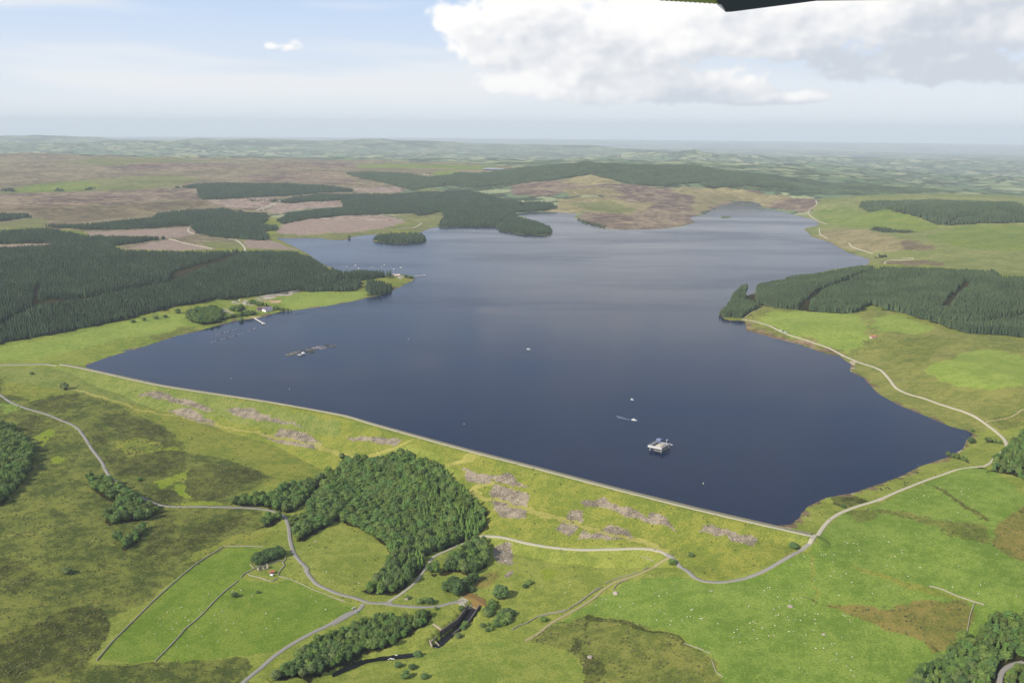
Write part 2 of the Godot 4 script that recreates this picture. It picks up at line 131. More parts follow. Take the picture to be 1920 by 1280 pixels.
	["HEATHER", [-1520, -5885, -1358, -6111, -1104, -5920, -930, -5640, -810, -5376, -909, -5279, -1015, -5335, -1209, -5432, -1399, -5407]],
	["HEATHER", [-1662, -6443, -1630, -7348, -1625, -8337, -1192, -7577, -1067, -6782, -1220, -6555, -1526, -6356]],
	["HEATHER", [-2405, -7185, -1901, -6765, -1709, -6493, -1906, -6370, -2412, -6198, -2678, -6302]],
	["OLIVEFAR", [-3122, -6781, -3057, -7875, -2505, -8387, -1987, -7559, -2360, -7051, -2682, -6593]],
	["PASTUREFAR", [-1165, -7407, -853, -7471, -442, -7317, -171, -6963, -66, -6538, -226, -6393, -524, -6680, -891, -6739, -1055, -6740]],
	["PASTUREFAR", [-504, -6211, -445, -6414, -342, -6312, -333, -6039, -466, -5938]],
	["CLEARCUT", [-1333, -3071, -1078, -3287, -1025, -3174, -1058, -3034, -1145, -3047, -1291, -2973]],
	["CLEARCUT", [-1072, -2687, -1058, -3001, -838, -2776, -941, -2693]],
	["OLIVEFAR", [-941, -2926, -853, -3052, -776, -2810, -847, -2773]],
	["CLEARCUT", [-853, -3073, -781, -3144, -641, -2895, -761, -2809]],
	["CLEARCUT", [-1456, -2727, -1431, -2738, -1317, -2792, -1293, -2709, -1388, -2653, -1417, -2653]],
	["OLIVEFAR", [-794, -3242, -792, -3335, -674, -3264, -491, -3443, -403, -3613, -286, -3629, -277, -3588, -308, -3498, -418, -3404, -479, -3310, -529, -3283, -573, -3160, -636, -3222, -767, -3179]],
	["OLIVEFAR", [-501, -3978, -415, -4058, -293, -4099, -269, -3850, -280, -3632, -397, -3680, -447, -3879]],
	["CLEARCUT", [-799, -3314, -827, -3515, -773, -3751, -663, -3913, -537, -3978, -461, -3878, -400, -3710, -463, -3465, -536, -3371, -703, -3262]],
	["CLEARCUT", [-1055, -4337, -921, -4487, -793, -4594, -739, -4299, -862, -4193, -921, -4047, -939, -3880, -1009, -4050]],
	["CLEARCUT", [-1325, -4274, -1106, -4588, -1037, -4346, -1043, -4131, -1197, -4094]],
	["CLEARCUT", [-830, -5135, -628, -5316, -555, -5079, -787, -4981]],
	["MOORFAR", [-1022, -6073, -860, -5713, -632, -5343, -697, -5255, -820, -5195, -885, -5487]],
	["OLIVEFAR", [-524, -5043, -504, -5212, -408, -5309, -387, -5159, -459, -5032]],
	["HEATHER", [-7, -5424, 89, -5495, 290, -5545, 349, -5303, 528, -5244, 729, -5172, 864, -5188, 951, -5088, 1124, -5124, 1095, -4927, 918, -4565, 737, -4098, 714, -3864, 562, -3631, 418, -3576, 335, -3618, 250, -4000, 319, -4288, 468, -4067, 577, -4313, 528, -4663, 448, -4816, 243, -4875, 187, -4781, -6, -4816]],
	["PALEMOOR", [204, -4722, 316, -4783, 447, -4810, 528, -4663, 577, -4313, 466, -4055, 319, -4288, 271, -4249, 129, -4305, 193, -4457]],
	["PALEMOOR", [293, -5603, 437, -5732, 548, -5453, 558, -5266, 383, -5181, 252, -5357]],
	["PALEMOOR", [247, -4957, 405, -5116, 523, -5057, 601, -4909, 502, -4847, 360, -4861, 265, -4789]],
	["HEATHER", [480, -5186, 720, -5107, 801, -5004, 645, -4836, 512, -4948]],
	["PALEMOOR", [529, -4611, 685, -4660, 590, -4367, 550, -4425]],
	["PALEMOOR", [872, -5243, 1016, -5293, 1226, -5245, 1302, -5065, 1187, -4606, 1210, -4880, 1131, -5061, 975, -5032, 874, -5038, 803, -5105]],
	["HEATHER", [1020, -5276, 1271, -5291, 1320, -5197, 1188, -5230, 1032, -5225]],
	["OLIVEFAR", [253, -4559, 438, -4713, 541, -4310, 442, -4136, 324, -4354]],
	["PALEMOOR", [950, -5245, 1153, -5329, 1380, -5117, 1394, -4971, 1197, -4671, 1133, -5095, 943, -4721, 760, -4166]],
	["HEATHER", [1272, -4935, 1394, -4971, 1445, -4733, 1372, -4434, 1266, -4336, 1185, -4623]],
	["RIGHTUP", [1272, -4250, 1455, -4713, 1673, -4917, 2109, -5138, 2727, -5298, 3108, -5634, 1261, -2244, 1172, -2237, 1120, -2270, 1061, -2437, 978, -2598, 1015, -2794, 1007, -2951, 1041, -3226, 1030, -3384, 1084, -3652, 1190, -3832, 1218, -4218]],
	["PASTUREFAR", [1265, -4178, 1359, -4392, 1481, -4251, 1432, -3713, 1460, -3535, 1468, -3390, 1325, -3269, 1268, -3518, 1210, -3626, 1230, -3873]],
	["PASTUREFAR", [1297, -3087, 1472, -3341, 1623, -3352, 1698, -3276, 1807, -3253, 1492, -2671, 1389, -2664, 1270, -2706, 1244, -2826]],
	["PALEMOOR", [1132, -3558, 1250, -3466, 1198, -3017, 1179, -2812, 1086, -2855, 1027, -2979, 1041, -3226, 1040, -3377]],
	["HEATHERMIX", [1215, -3059, 1207, -2869, 1190, -2744, 1140, -2801, 1150, -2917]],
	["HEATHERMIX", [1018, -2735, 1078, -2642, 1094, -2463, 977, -2444]],
]
var road_lines := [
	["dam_crest_road", "pale", 4.2, [-712.2, -1458.3, -680.6, -1443.1, -631.4, -1414.6, -488.6, -1325.2, -319.1, -1245.8, -212.4, -1187.5, -168.3, -1150.2, -50, -1054.9, 15.4, -1005.6, 107, -935.9, 177.2, -885.1, 240.4, -843.3, 263.1, -828.7, 270.8, -824.1, 274.5, -826.6]],
	["lane", "grey", 3.7, [-739, -1344.2, -705.2, -1307.8, -673.7, -1274.1, -640.5, -1250.1, -608.4, -1231.7, -573, -1204.5, -547.9, -1183.7, -527, -1155.5, -497.7, -1111.2, -473.2, -1077, -447.5, -1033.8, -435.4, -1018.2, -402, -986.1, -366.9, -961.8, -354.2, -957.5, -325, -958.7, -293.4, -964.7, -258.7, -967.1, -240.1, -959.8, -232, -948.4, -222.9, -924.4, -214.4, -893.6, -202.6, -863.1, -185, -834.9, -188.2, -836.4, -175.4, -813.1, -168.6, -805.6, -150.6, -793.8, -133.9, -787.7, -121.3, -781.4, -111, -781.6, -102.2, -783.9]],
	["lane", "grey", 3.7, [-126.1, -779.1, -128.5, -769, -136.7, -757.1, -147, -744.6, -130.6, -766.6, -150, -742.8, -162.5, -728.4, -173.2, -713.9, -183.8, -695.6, -192, -675.6, -196.6, -662.1, -204.1, -643.6]],
	["lane", "grey", 3.7, [-111, -781.6, -97.8, -779.5, -80.9, -778.2, -63, -780.8, -50.5, -787.8, -41.5, -791.4, -37.5, -790.1]],
	["track", "pale", 2.8, [-106, -783.7, -101.7, -790.7, -93.9, -803.5, -85.2, -823.2, -79, -845.9, -72.7, -870.7, -62.2, -885.2, -45.8, -905.8, -31.3, -912.2, -27.4, -912.3, -9.1, -904.5, 14.1, -889.6, 38.5, -875.7, 65.6, -863.9, 95.7, -855.1, 122, -847.5, 136.1, -840.2, 146.3, -829.5]],
	["lane", "grey", 3.7, [142, -834.4, 146.3, -829.5, 154.8, -810.3, 162.7, -784.1, 178.4, -776.2, 197.5, -778.1, 217.8, -784.9, 243.6, -799.2, 243.6, -799.3, 259, -810.5, 266.4, -815.1, 272.9, -824.1]],
	["lakeside_road", "cream", 3.8, [265.3, -813.8, 271.9, -823.3, 289.5, -853.7, 302.1, -872.9, 318, -890.6, 338.5, -905.7, 365.2, -922.1, 398, -947.8, 437.2, -977.1, 459.6, -990.8, 480.9, -1000.9, 496.1, -1001.5]],
	["lakeside_road", "cream", 3.8, [496.1, -1001.5, 506, -998.7, 528.5, -1023.7, 560, -1064.3, 568.8, -1077.2, 582.9, -1113.9, 589.1, -1143.6, 590, -1178.7, 583.9, -1214, 572.5, -1250, 559.9, -1286.8, 548.2, -1317.4, 544.8, -1346.5, 552.7, -1394.3, 558.1, -1437.3, 555.9, -1475.2, 548.6, -1516.2, 541.1, -1560.9, 531.2, -1611.5, 514, -1665, 495, -1705, 484, -1746, 475, -1796, 462, -1852, 446, -1871]],
	["track", "sandy", 2.8, [646.8, -1195.3, 625.4, -1181.4, 611.7, -1179.4, 594.6, -1179.4, 590.5, -1177.5]],
	["track", "sandy", 2.8, [449, -1875, 466, -1899, 510, -1965, 516, -1982]],
	["track", "sandy", 2.8, [143.9, -829.8, 133.2, -825.3, 121.6, -816.7, 114, -811.6, 103.2, -807.5, 92.4, -802.2, 85, -795.5, 79.7, -789.4, 72.8, -778.7, 62.6, -766.5, 55.5, -758.6, 33.4, -736.5, 21.1, -719.1, 12.2, -711]],
	["lakeside_road", "cream", 3.8, [1423, -4660, 1378, -4497, 1315, -4386, 1273, -4249, 1237, -4032, 1209, -3785]],
	["lakeside_road", "cream", 3.8, [1131, -3633, 1098, -3523, 1070, -3412, 1060, -3298]],
	["lakeside_road", "cream", 3.8, [1076, -3141, 1059, -3066, 1054, -2965, 1059, -2877]],
	["lakeside_road", "cream", 3.8, [1084, -2717, 1077, -2645, 1045, -2703, 1024, -2687, 1005, -2633]],
	["forest_road", "cream", 6, [-1077, -3274, -1066, -3230, -1046, -3189, -1027, -3172]],
	["forest_road", "cream", 6, [-893, -3084, -858, -3049, -807, -2923, -766, -2805, -740, -2696]],
	["forest_road", "cream", 6, [-1027, -4052, -1033, -4181, -1023, -4300, -1028, -4497, -1048, -4031, -1031, -4141, -1031, -4298]],
	["forest_road", "cream", 6, [-548, -6080, -524, -5936, -510, -5959, -540, -6054]],
	["forest_road", "cream", 6, [-414, -3484, -357, -3547, -341, -3683]],
	["forest_road", "cream", 6, [-1053, -3004, -915, -2844, -847, -2773]],
	["lane", "grey", 3.7, [-827.5, -1453.2, -781.5, -1458.3, -733, -1459.2, -708, -1458.1]],
	["lane", "grey", 3.7, [365.9, -635.5, 355.7, -632.5, 345.9, -625, 338.5, -613.3, 333.3, -603.6]],
	["track", "pale", 2.8, [-540, -2031, -518, -2064, -490, -2108, -471, -2135]],
]
var wall_lines := [
	["", [-312.5, -674.6, -311.5, -705.5, -307.3, -738.9, -302.8, -775.7, -295.8, -809.4, -288.5, -841.7, -275, -877.5]],
	["", [-275, -877.5, -254.3, -879.6, -237.2, -879.3]],
	["", [-270.8, -680.6, -264.2, -714, -262.7, -727.2, -256.6, -749.3, -249.8, -786.9, -242.4, -810.8]],
	["", [-241.7, -816.4, -241, -823, -238.5, -826.9, -233.5, -834.8, -231.5, -838.1, -219.5, -847.7, -213.4, -852.5]],
	["", [-240.4, -842.4, -234.5, -834.5]],
	["", [-237.9, -824.6, -234.8, -821, -226.3, -817.7, -213.8, -812.2, -209.4, -817]],
	["", [-210.2, -823.5, -210.4, -828.7, -209.7, -836.5, -208.7, -841.4, -212.4, -850.1]],
	["", [-212.4, -850.1, -210.7, -852, -211.7, -859.6, -214.3, -864.6]],
	["", [-209.2, -822.1, -195.9, -815.8, -186.9, -809.3, -175.4, -800.3, -163.7, -793, -147.8, -783.4, -141.9, -780.5]],
	["", [56, -766.8, 62.5, -775, 70.8, -787.7, 78.2, -796.3]],
	["", [83.4, -801.1, 89.4, -806.2, 97.4, -810.4, 107.3, -813.2, 114.6, -816.4]],
	["", [119.8, -819, 124.6, -823.8]],
	["", [89.7, -788.4, 92.4, -794.8, 98.5, -801.6, 103.5, -803.5]],
	["", [2.2, -729.2, 7.9, -736.3, 13.7, -739.8, 16.9, -743.6, 25.5, -751, 33.3, -754.1, 41.1, -754.5, 46.5, -757.9, 24.8, -749.6, 34, -753.2, 46.4, -756.4, 56.4, -768.6, 66.7, -781.8, 80.6, -796.7]],
	["", [343.7, -744.7, 350.2, -739.4, 359.3, -724.5, 367.2, -714.2, 371.9, -709.3]],
	["", [366.2, -713.4, 356.3, -698.5, 343.2, -674.7]],
	["", [120.1, -839.4, 125.9, -834.3, 130.9, -829.6]],
	["", [134.2, -688.2, 142.6, -680.5, 150.4, -671]],
	["", [149.9, -661.6, 150, -645, 153.1, -637.6]],
]
var forests := [
	["A1", 12.5, 5.2, [-859, -1544, -845, -1583, -801, -1648, -746, -1746, -712, -1794, -656, -1906, -596, -1991, -545, -2049, -465, -2136, -437, -2154, -470, -2140, -446, -2198, -419, -2252, -404, -2282, -420, -2399, -439, -2363, -464, -2449, -530, -2626, -606, -2757, -664, -2725, -706, -2695, -724, -2663, -750, -2691, -733, -2458, -757, -2290, -763, -2168, -845, -1937, -907, -1838, -917, -1764, -909, -1710, -916, -1651]],
	["A2", 12.5, 5.6, [-923, -1665, -915, -1722, -924, -1772, -919, -1860, -930, -1906, -859, -1970, -774, -2190, -809, -2316, -769, -2494, -760, -2711, -738, -2635, -762, -2651, -889, -2612, -1025, -2581, -1131, -2735, -1115, -2798, -1062, -2999, -1056, -2974, -1090, -2972, -1212, -2939, -1269, -2922, -1337, -2981, -1441, -3044, -1536, -2947, -1590, -2927, -1475, -2707, -1436, -2747, -1317, -2792, -1266, -2736, -1275, -2671, -1371, -2620, -1409, -2583]],
	["A3", 12, 6.8, [-1491, -3142, -1356, -3126, -1177, -3230, -1096, -3325, -1105, -3429, -1128, -3736, -1091, -3948, -1054, -3879, -1167, -3991, -1304, -3860, -1348, -3748, -1298, -3552, -1368, -3388, -1435, -3205, -1497, -3163]],
	["A4", 12, 6.8, [-1076, -3288, -1031, -3193, -949, -3131, -884, -3103, -777, -3102, -805, -3242, -850, -3315, -803, -3361, -824, -3440, -892, -3472, -912, -3658, -969, -3890, -1048, -3882, -1089, -3840, -1109, -3673, -1084, -3393]],
	["A5", 12, 8.6, [-1681, -4932, -1640, -5158, -1523, -5235, -1196, -5249, -878, -5073, -1158, -5201, -986, -5180, -822, -5061, -807, -4995, -921, -4928, -1071, -4800, -1200, -4626, -861, -4970, -939, -4885, -1128, -4576, -1347, -4296, -1417, -4465, -1592, -4987, -1702, -5006]],
	["A6", 12, 9, [-1168, -4322, -1075, -4358, -1078, -4354, -1142, -4315]],
	["A7", 14, 9.5, [-1079, -4337, -999, -4331, -913, -4448, -790, -4576, -829, -4803, -933, -4763, -1008, -4515, -1034, -4383]],
	["A8", 15, 9, [-1764, -3319, -1739, -3548, -1708, -3494, -1765, -3587, -1860, -3581, -1895, -3575]],
	["B1", 13, 8.2, [-869, -3613, -824, -3532, -781, -3727, -678, -3916, -505, -4012, -416, -4065, -378, -3940, -298, -4121, -270, -3884, -276, -3643, -221, -3637, -62, -3647, -44, -3489, 41, -3376, 127, -3384, 141, -3478, 140, -3472, 135, -3602, 87, -3796, 11, -3945, 4, -4248, 98, -4321, 195, -4401, 200, -4449, 152, -4559, 37, -4560, -29, -4629, -109, -4792, -237, -5130, -376, -5009, -415, -5051, -501, -4998, -580, -4904, -719, -4882, -829, -4804, -714, -4149, -835, -4062, -889, -3907, -863, -3630]],
	["B2", 14, 11, [-1012, -6011, -871, -6086, -622, -6003, -531, -5828, -497, -5806, -369, -5932, -356, -6069, -189, -5973, -18, -6186, 188, -6409, 503, -5990, 313, -6908, 437, -6070, 586, -5937, 789, -5975, 1134, -6117, 1203, -6050, 1326, -5870, 1546, -6051, 1514, -5405, 1463, -5215, 1364, -5325, 1248, -5348, 1008, -5290, 1022, -5409, 927, -5360, 799, -5226, 669, -5195, 564, -5257, 533, -5453, 452, -5730, 438, -5740, 293, -5603, 162, -5483, 89, -5514, -184, -5218, 88, -5494, 84, -5530, -190, -5377, -377, -5416, -529, -5184, -605, -5282, -861, -5724]],
	["IS", 14, 8, [-452, -3180, -418, -3122, -381, -3104, -330, -3102, -293, -3131, -282, -3167, -285, -3198, -307, -3347, -385, -3334, -449, -3313, -448, -3159]],
	["PN", 16, 6, [-442, -2176, -400, -2283, -351, -2293, -303, -2368, -298, -2386, -294, -2327, -329, -2415, -373, -2445, -409, -2341, -455, -2447, -432, -2275]],
	["PN2", 11, 5.5, [-461, -2123, -432, -2127, -391, -2142, -368, -2145, -346, -2152, -351, -2266, -389, -2271, -421, -2215, -461, -2194]],
	["PN3", 13, 5.5, [-326, -2153, -308, -2109, -289, -2110, -269, -2141, -276, -2219, -302, -2242, -337, -2257]],
	["R1", 15, 9.5, [1512, -4323, 1550, -4414, 1679, -4467, 1953, -4558, 2134, -4430, 1871, -3630, 1952, -3530, 1859, -3351, 1732, -3346, 1629, -3365, 1501, -3384, 1478, -3414, 1467, -3553, 1437, -3725, 1511, -4294]],
	["R2", 13, 5.2, [412, -1921, 411, -1892, 447, -1875, 507, -1968, 517, -1996, 531, -1939, 577, -1907, 650, -1848, 717, -1933, 725, -1879, 765, -1718, 771, -1630, 806, -1622, 849, -1597, 901, -1580, 1208, -2151, 1122, -2140, 1078, -2154, 1116, -2271, 1085, -2226, 1072, -2274, 1017, -2335, 892, -2370, 868, -2445, 820, -2431, 744, -2396, 686, -2402, 633, -2329, 539, -2281, 490, -2155, 453, -2017, 415, -1916]],
	["FW1", 12, 12, [-2399, -4646, -2382, -4670, -2314, -4620, -2406, -4754, -2436, -4729]],
	["FW2", 12, 12, [-2169, -4665, -2117, -4673, -2131, -4706, -2195, -4780, -2161, -4661]],
	["FW3", 12, 12, [-2044, -4713, -2050, -4877, -2046, -4870, -2083, -4864]],
	["HC", 9, 15, [250, -4000, 266, -3839, 296, -3691, 335, -3618, 344, -3666, 322, -3762, 288, -3857, 259, -3981]],
	["HC2", 9, 11, [389, -3572, 415, -3570, 417, -3573, 393, -3575]],
	["DC", 8, 10, [1046, -2839, 1047, -2802, 1065, -2782, 1068, -2806, 1048, -2834]],
	["DC2", 5, 10, [1253, -3465, 1249, -3251, 1330, -3266, 1348, -3326, 1314, -3474, 1296, -3527]],
]
var woods := [
	["W", 11, 5.2, [-211.6, -896.3, -204, -898.8, -196, -917.6, -182.3, -941.2, -180.4, -947.5, -165.4, -940.4, -153.1, -930.3, -135.1, -909.8, -119.3, -889.9, -112.6, -870.5, -113.9, -857.8, -117.9, -816.2, -129.3, -800.2, -124.6, -795.7, -107.7, -797.1, -94.8, -811.6, -86, -831.4, -81.2, -854.6, -82.6, -869.9, -73.4, -880.6, -51.5, -901.4, -32.9, -915.7, -22.7, -924.5, -26.1, -940.2, -34.5, -960.1, -56.2, -987.6, -51.9, -996.7, -58.5, -1000.4, -69.2, -1017.1, -80, -1030.8, -97.8, -1045.3, -108.1, -1054.8, -118, -1051.4, -114.5, -1068.6, -118.8, -1069.5, -127.8, -1073.7, -135.9, -1068.9, -150.2, -1073.4, -163.3, -1068.2, -182.4, -1080.9, -195.6, -1076.3, -200.9, -1074.6, -206.4, -1047.2, -209.6, -1011.1, -214.1, -985.1, -209.5, -941.4, -220.5, -929.2, -226, -945.1, -215.3, -938.1]],
	["W2", 12, 5.6, [-75.8, -840.5, -61.9, -838.9, -48.2, -841.4, -36.8, -833.6, -22.2, -852.3, -21.3, -872.2, -26.5, -903.7, -29.2, -894.2, -33.8, -901.8, -44.7, -883.8, -59.9, -852.2, -71, -833.5]],
	["W3", 10, 6.2, [-297.9, -972.1, -280.2, -970.5, -258.9, -972.9, -244.5, -965, -229.5, -960.8, -221.2, -988.4, -214.1, -1026.2, -209.5, -1073.6, -204.4, -1066.3, -214.4, -1064.9, -225.7, -1036.4, -245.2, -1026.7, -257, -1006.5, -274, -990.9, -290.7, -982.2, -294.1, -966.1]],
	["W4", 9, 6, [-254.5, -918.7, -245.1, -923, -236.4, -943.9, -235.5, -954.5, -241.5, -947.5, -250.5, -952.8, -250.5, -928.4]],
	["LW1", 12, 6.5, [-530, -939.8, -523.7, -948.9, -524.5, -980.4, -531.9, -1023.6, -547.7, -1069.4, -560.9, -1095.2, -594, -1137.6, -623.2, -1170, -639.6, -1180.4, -661.4, -1196.7]],
	["LW2", 11, 6.2, [-461.1, -1014.2, -444.6, -988.4, -424.9, -972.3, -407.6, -961.5, -406.1, -939.1, -403.6, -915.2, -396.7, -906.7, -381, -911.6, -362.7, -924.6, -360, -947.7, -359.3, -937.4, -381, -962, -408.8, -986.3, -430, -1001.9, -448.8, -1019.8, -460.4, -1019.4]],
	["LW5", 9, 6.5, [-377.9, -874.7, -366.8, -881, -363.9, -910.3, -357.7, -902.6, -355.3, -868.2, -361, -852.5]],
	["T", 8, 5, [-163.3, -703.5, -155, -717.4, -141.2, -730.5, -132.3, -738.1, -124.9, -747.8, -113.1, -755.9, -93.9, -758.1, -77.2, -761, -67.4, -768.6, -71.1, -749.7, -84.7, -731.7, -91.1, -721, -101.3, -713.1, -116.9, -709.8, -124.6, -696.4, -143.5, -680.9, -150.4, -668.6, -161.9, -667.4, -177.1, -662.6, -182.2, -664.7, -176, -664.3, -165, -683.4]],
	["BR", 8, 5.2, [273, -610.9, 293.2, -632.5, 314.9, -645.5, 331.6, -664.8, 339.5, -666.5, 344.6, -663.3, 356.6, -678.3, 358.6, -681.6, 369, -692.9, 381.4, -688.1, 389.9, -686.4, 419, -707.1, 383.3, -637.6, 364.5, -637.8, 354.3, -634.8, 344.1, -625.2, 333.1, -605.6]],
	["BR2", 7, 5.2, [338.8, -605.1, 349.4, -624.6, 364.9, -633.5, 380.1, -633.8, 364.2, -603]],
	["ER", 9, 6.5, [521.8, -937, 517.1, -963.5, 501.9, -980.2, 494.2, -990.8, 500, -1007.1, 498, -977.8, 533.9, -1021.4, 566.9, -1068.3, 584.2, -1095.1, 604, -1111.3, 639.7, -1142.2, 538.8, -936]],
	["BU", 6, 6, [498.2, -1070.7, 500.1, -1044, 499.9, -1010.9, 497.5, -1003.1, 504.9, -1047.4, 494.7, -1059.4]],
	["BV", 6, 6, [558.2, -1110, 568.6, -1089.7, 566.3, -1086.4, 567, -1117]],
	["VC", 10, 5, [-619, -1829, -601, -1800, -580, -1778, -559, -1779, -547, -1799, -551, -1837, -562, -1852, -562, -1869, -586, -1898, -599, -1877, -618, -1876, -620, -1847]],
	["VC2", 8, 5, [-551, -1894, -534, -1885, -534, -1937, -539, -1926, -552, -1925, -553, -1899]],
	["VC3", 8, 5, [-524, -1845, -513, -1858, -503, -1866, -501, -1885, -503, -1883, -520, -1884, -522, -1850]],
	["VC4", 8, 5, [-544, -1994, -530, -1965, -506, -1951, -495, -1960, -498, -1954, -522, -1975, -537, -1984]],
	["VC5", 6, 5, [-486, -1939, -467, -1921, -456, -1921, -439, -1926, -439, -1916, -470, -1935]],
	["VC6", 7, 5, [-556, -1846, -541, -1845, -529, -1860, -527, -1844, -538, -1827, -555, -1824]],
]
var clumps := [
	["", 6, 4.5, [-14, -783.5, -9.8, -776.6, -9.8, -770.7, -16.1, -759.3, -20, -756.1, -21.5, -765.7, -17.2, -779]],
	["", 6, 5, [-14.5, -744.4, -7.1, -766.5, -0.5, -766.7, 4.8, -758.3, 2.2, -746.5, -5.4, -737, -13.1, -736.1]],
	["", 4, 5, [-26.1, -743.6, -19.7, -746.9, -13, -734.6, -6.6, -728.9, -19.3, -730.5]],
	["", 5, 4, [-41.1, -746.9, -37.8, -754.6, -35.6, -747.8, -38.4, -739.1, -41.6, -739.7]],
	["", 9, 4.2, [-238.1, -848.6, -232.8, -840.5, -225.4, -848.5, -217.2, -856.4, -215.1, -862.7, -220.1, -869, -227.1, -867.4, -233.8, -858.9]],
	["", 14, 6, [-58.2, -805, -45.9, -800.6, -35.9, -814.2, -29.7, -828.6, -41.5, -817.7, -53.4, -815, -61.1, -792.5]],
	["", 8, 7, [-267, -2377, -240, -2363, -241, -2352, -261, -2362]],
]
var ride_lines := [
	["", 15, [-909, -1673, -906, -1705, -915, -1760, -904, -1835, -842, -1929, -760, -2159, -755, -2283, -728, -2449, -749, -2692]],
	["", 10, [-1029, -2115, -954, -1942, -920, -1863]],
	["", 22, [500, -2044, 519, -2109, 544, -2217, 577, -2317]],
	["", 20, [571, -1895, 605, -1996, 662, -2102, 741, -2200, 786, -2265, 886, -2375]],
	["", 20, [572, -2308, 676, -2361, 698, -2364]],
	["", 16, [746, -2204, 807, -2208, 871, -2220, 930, -2231]],
	["", 17, [826, -1847, 902, -1976, 1003, -2143]],
	["", 22, [806, -1708, 862, -1739, 950, -1795, 1050, -1855]],
	["", 20, [511, -1972, 503, -2057]],
	["", 16, [1484, -3385, 1553, -3462, 1679, -3540, 1742, -3556]],
	["", 16, [-197, -4443, -149, -4706, -90, -4719]],
	["", 14, [36, -4428, 54, -4604, 123, -4680]],
	["", 12, [-43, -3707, -38, -3831, 19, -3986]],
	["", 14, [-587, -5290, -378, -5433, -375, -5534]],
]
var lone_trees := [
	[[-631.3, -1339.7], 13, "big round bush on the grass slope below the dam's far end"],
	[[-8.4, -790.8], 15, "tall tree by itself beside the stream bed"],
	[[251.1, -812.5], 7, "round bush beside the bend of the lane at the dam end"],
	[[145.9, -822], 6, "dark round bush beside the track fork"],
	[[163.5, -827.7], 4, "small bush on the slope above the lane"],
	[[-407.2, -1020.2], 5, "small dark bush in the marsh"],
	[[543.3, -1108.6], 9, "round tree on the green spit by the lake"],
	[[-35.2, -807.2], 6, "pale round bush beside the outlet roof"],
	[[-237.4, -781.7], 5, "low bush in the pasture under the ruin"],
	[[-220.1, -790.2], 3, "small low scrub in the pasture"],
	[[-392.4, -805], 7, "dark bush in the rough moor"],
	[[27.8, -741.5], 5, "small tree beside the stone wall"],
	[[-78.2, -785], 5, "dark shrub beside the dead-end lane"],
	[[-69.5, -785.2], 6, "dark shrub at the end of the shrub row"],
	[[-73.7, -787.1], 5, "shrub between two dark shrubs"],
	[[-89.7, -791.4], 4, "dark shrub beside the white rocks"],
	[[-63.9, -775.8], 3, "lone shrub beside the thicket"],
	[[-42, -778.2], 4, "shrub on the verge of the parking apron"],
	[[-197.8, -1092.8], 8, "lone tree at the wood's upper edge"],
	[[-694, -1764], 7, "pale round bush on the grass nearest the dam"],
	[[-680, -1780], 8, "wide bush on the lakeside grass"],
	[[-665, -1800], 7, "bush in the line along the forest"],
	[[-652, -1813], 7, "bush before the forest corner"],
	[[-641, -1850], 12, "tall bush at the forest corner"],
	[[-510, -1816], 10, "round tree overhanging the shore west of the jetty"],
	[[-708.8, -1406.3], 5, "low dark bush on the rough slope above the lone tree"],
	[[324.8, -903.6], 4, "bush in the dark patch beside the lakeside road"],
	[[566, -1156], 4, "dark shrub at the head of the cove"],
	[[16.7, -812.9], 5, "shrub by the dry stream bed"],
	[[13.2, -807], 4, "shrub lower on the dry stream bed"],
	[[-86.4, -690.5], 5, "bush by the river bend"],
	[[-75.1, -686.9], 5, "bush on the river bank slope"],
	[[-78.5, -674], 8, "big bush on the bank at the bottom"],
	[[-64, -669.4], 5, "bush beside the biggest bank bush"],
	[[-72.1, -705.3], 6, "bush on the bank above the knoll"],
	[[-42, -730.4], 5, "bush on the bank of the stilling pool"],
	[[1313, -4340], 8, "clump by the upper lakeside road"],
	[[-538, -3228], 12, "clump at the inlet shore"],
]
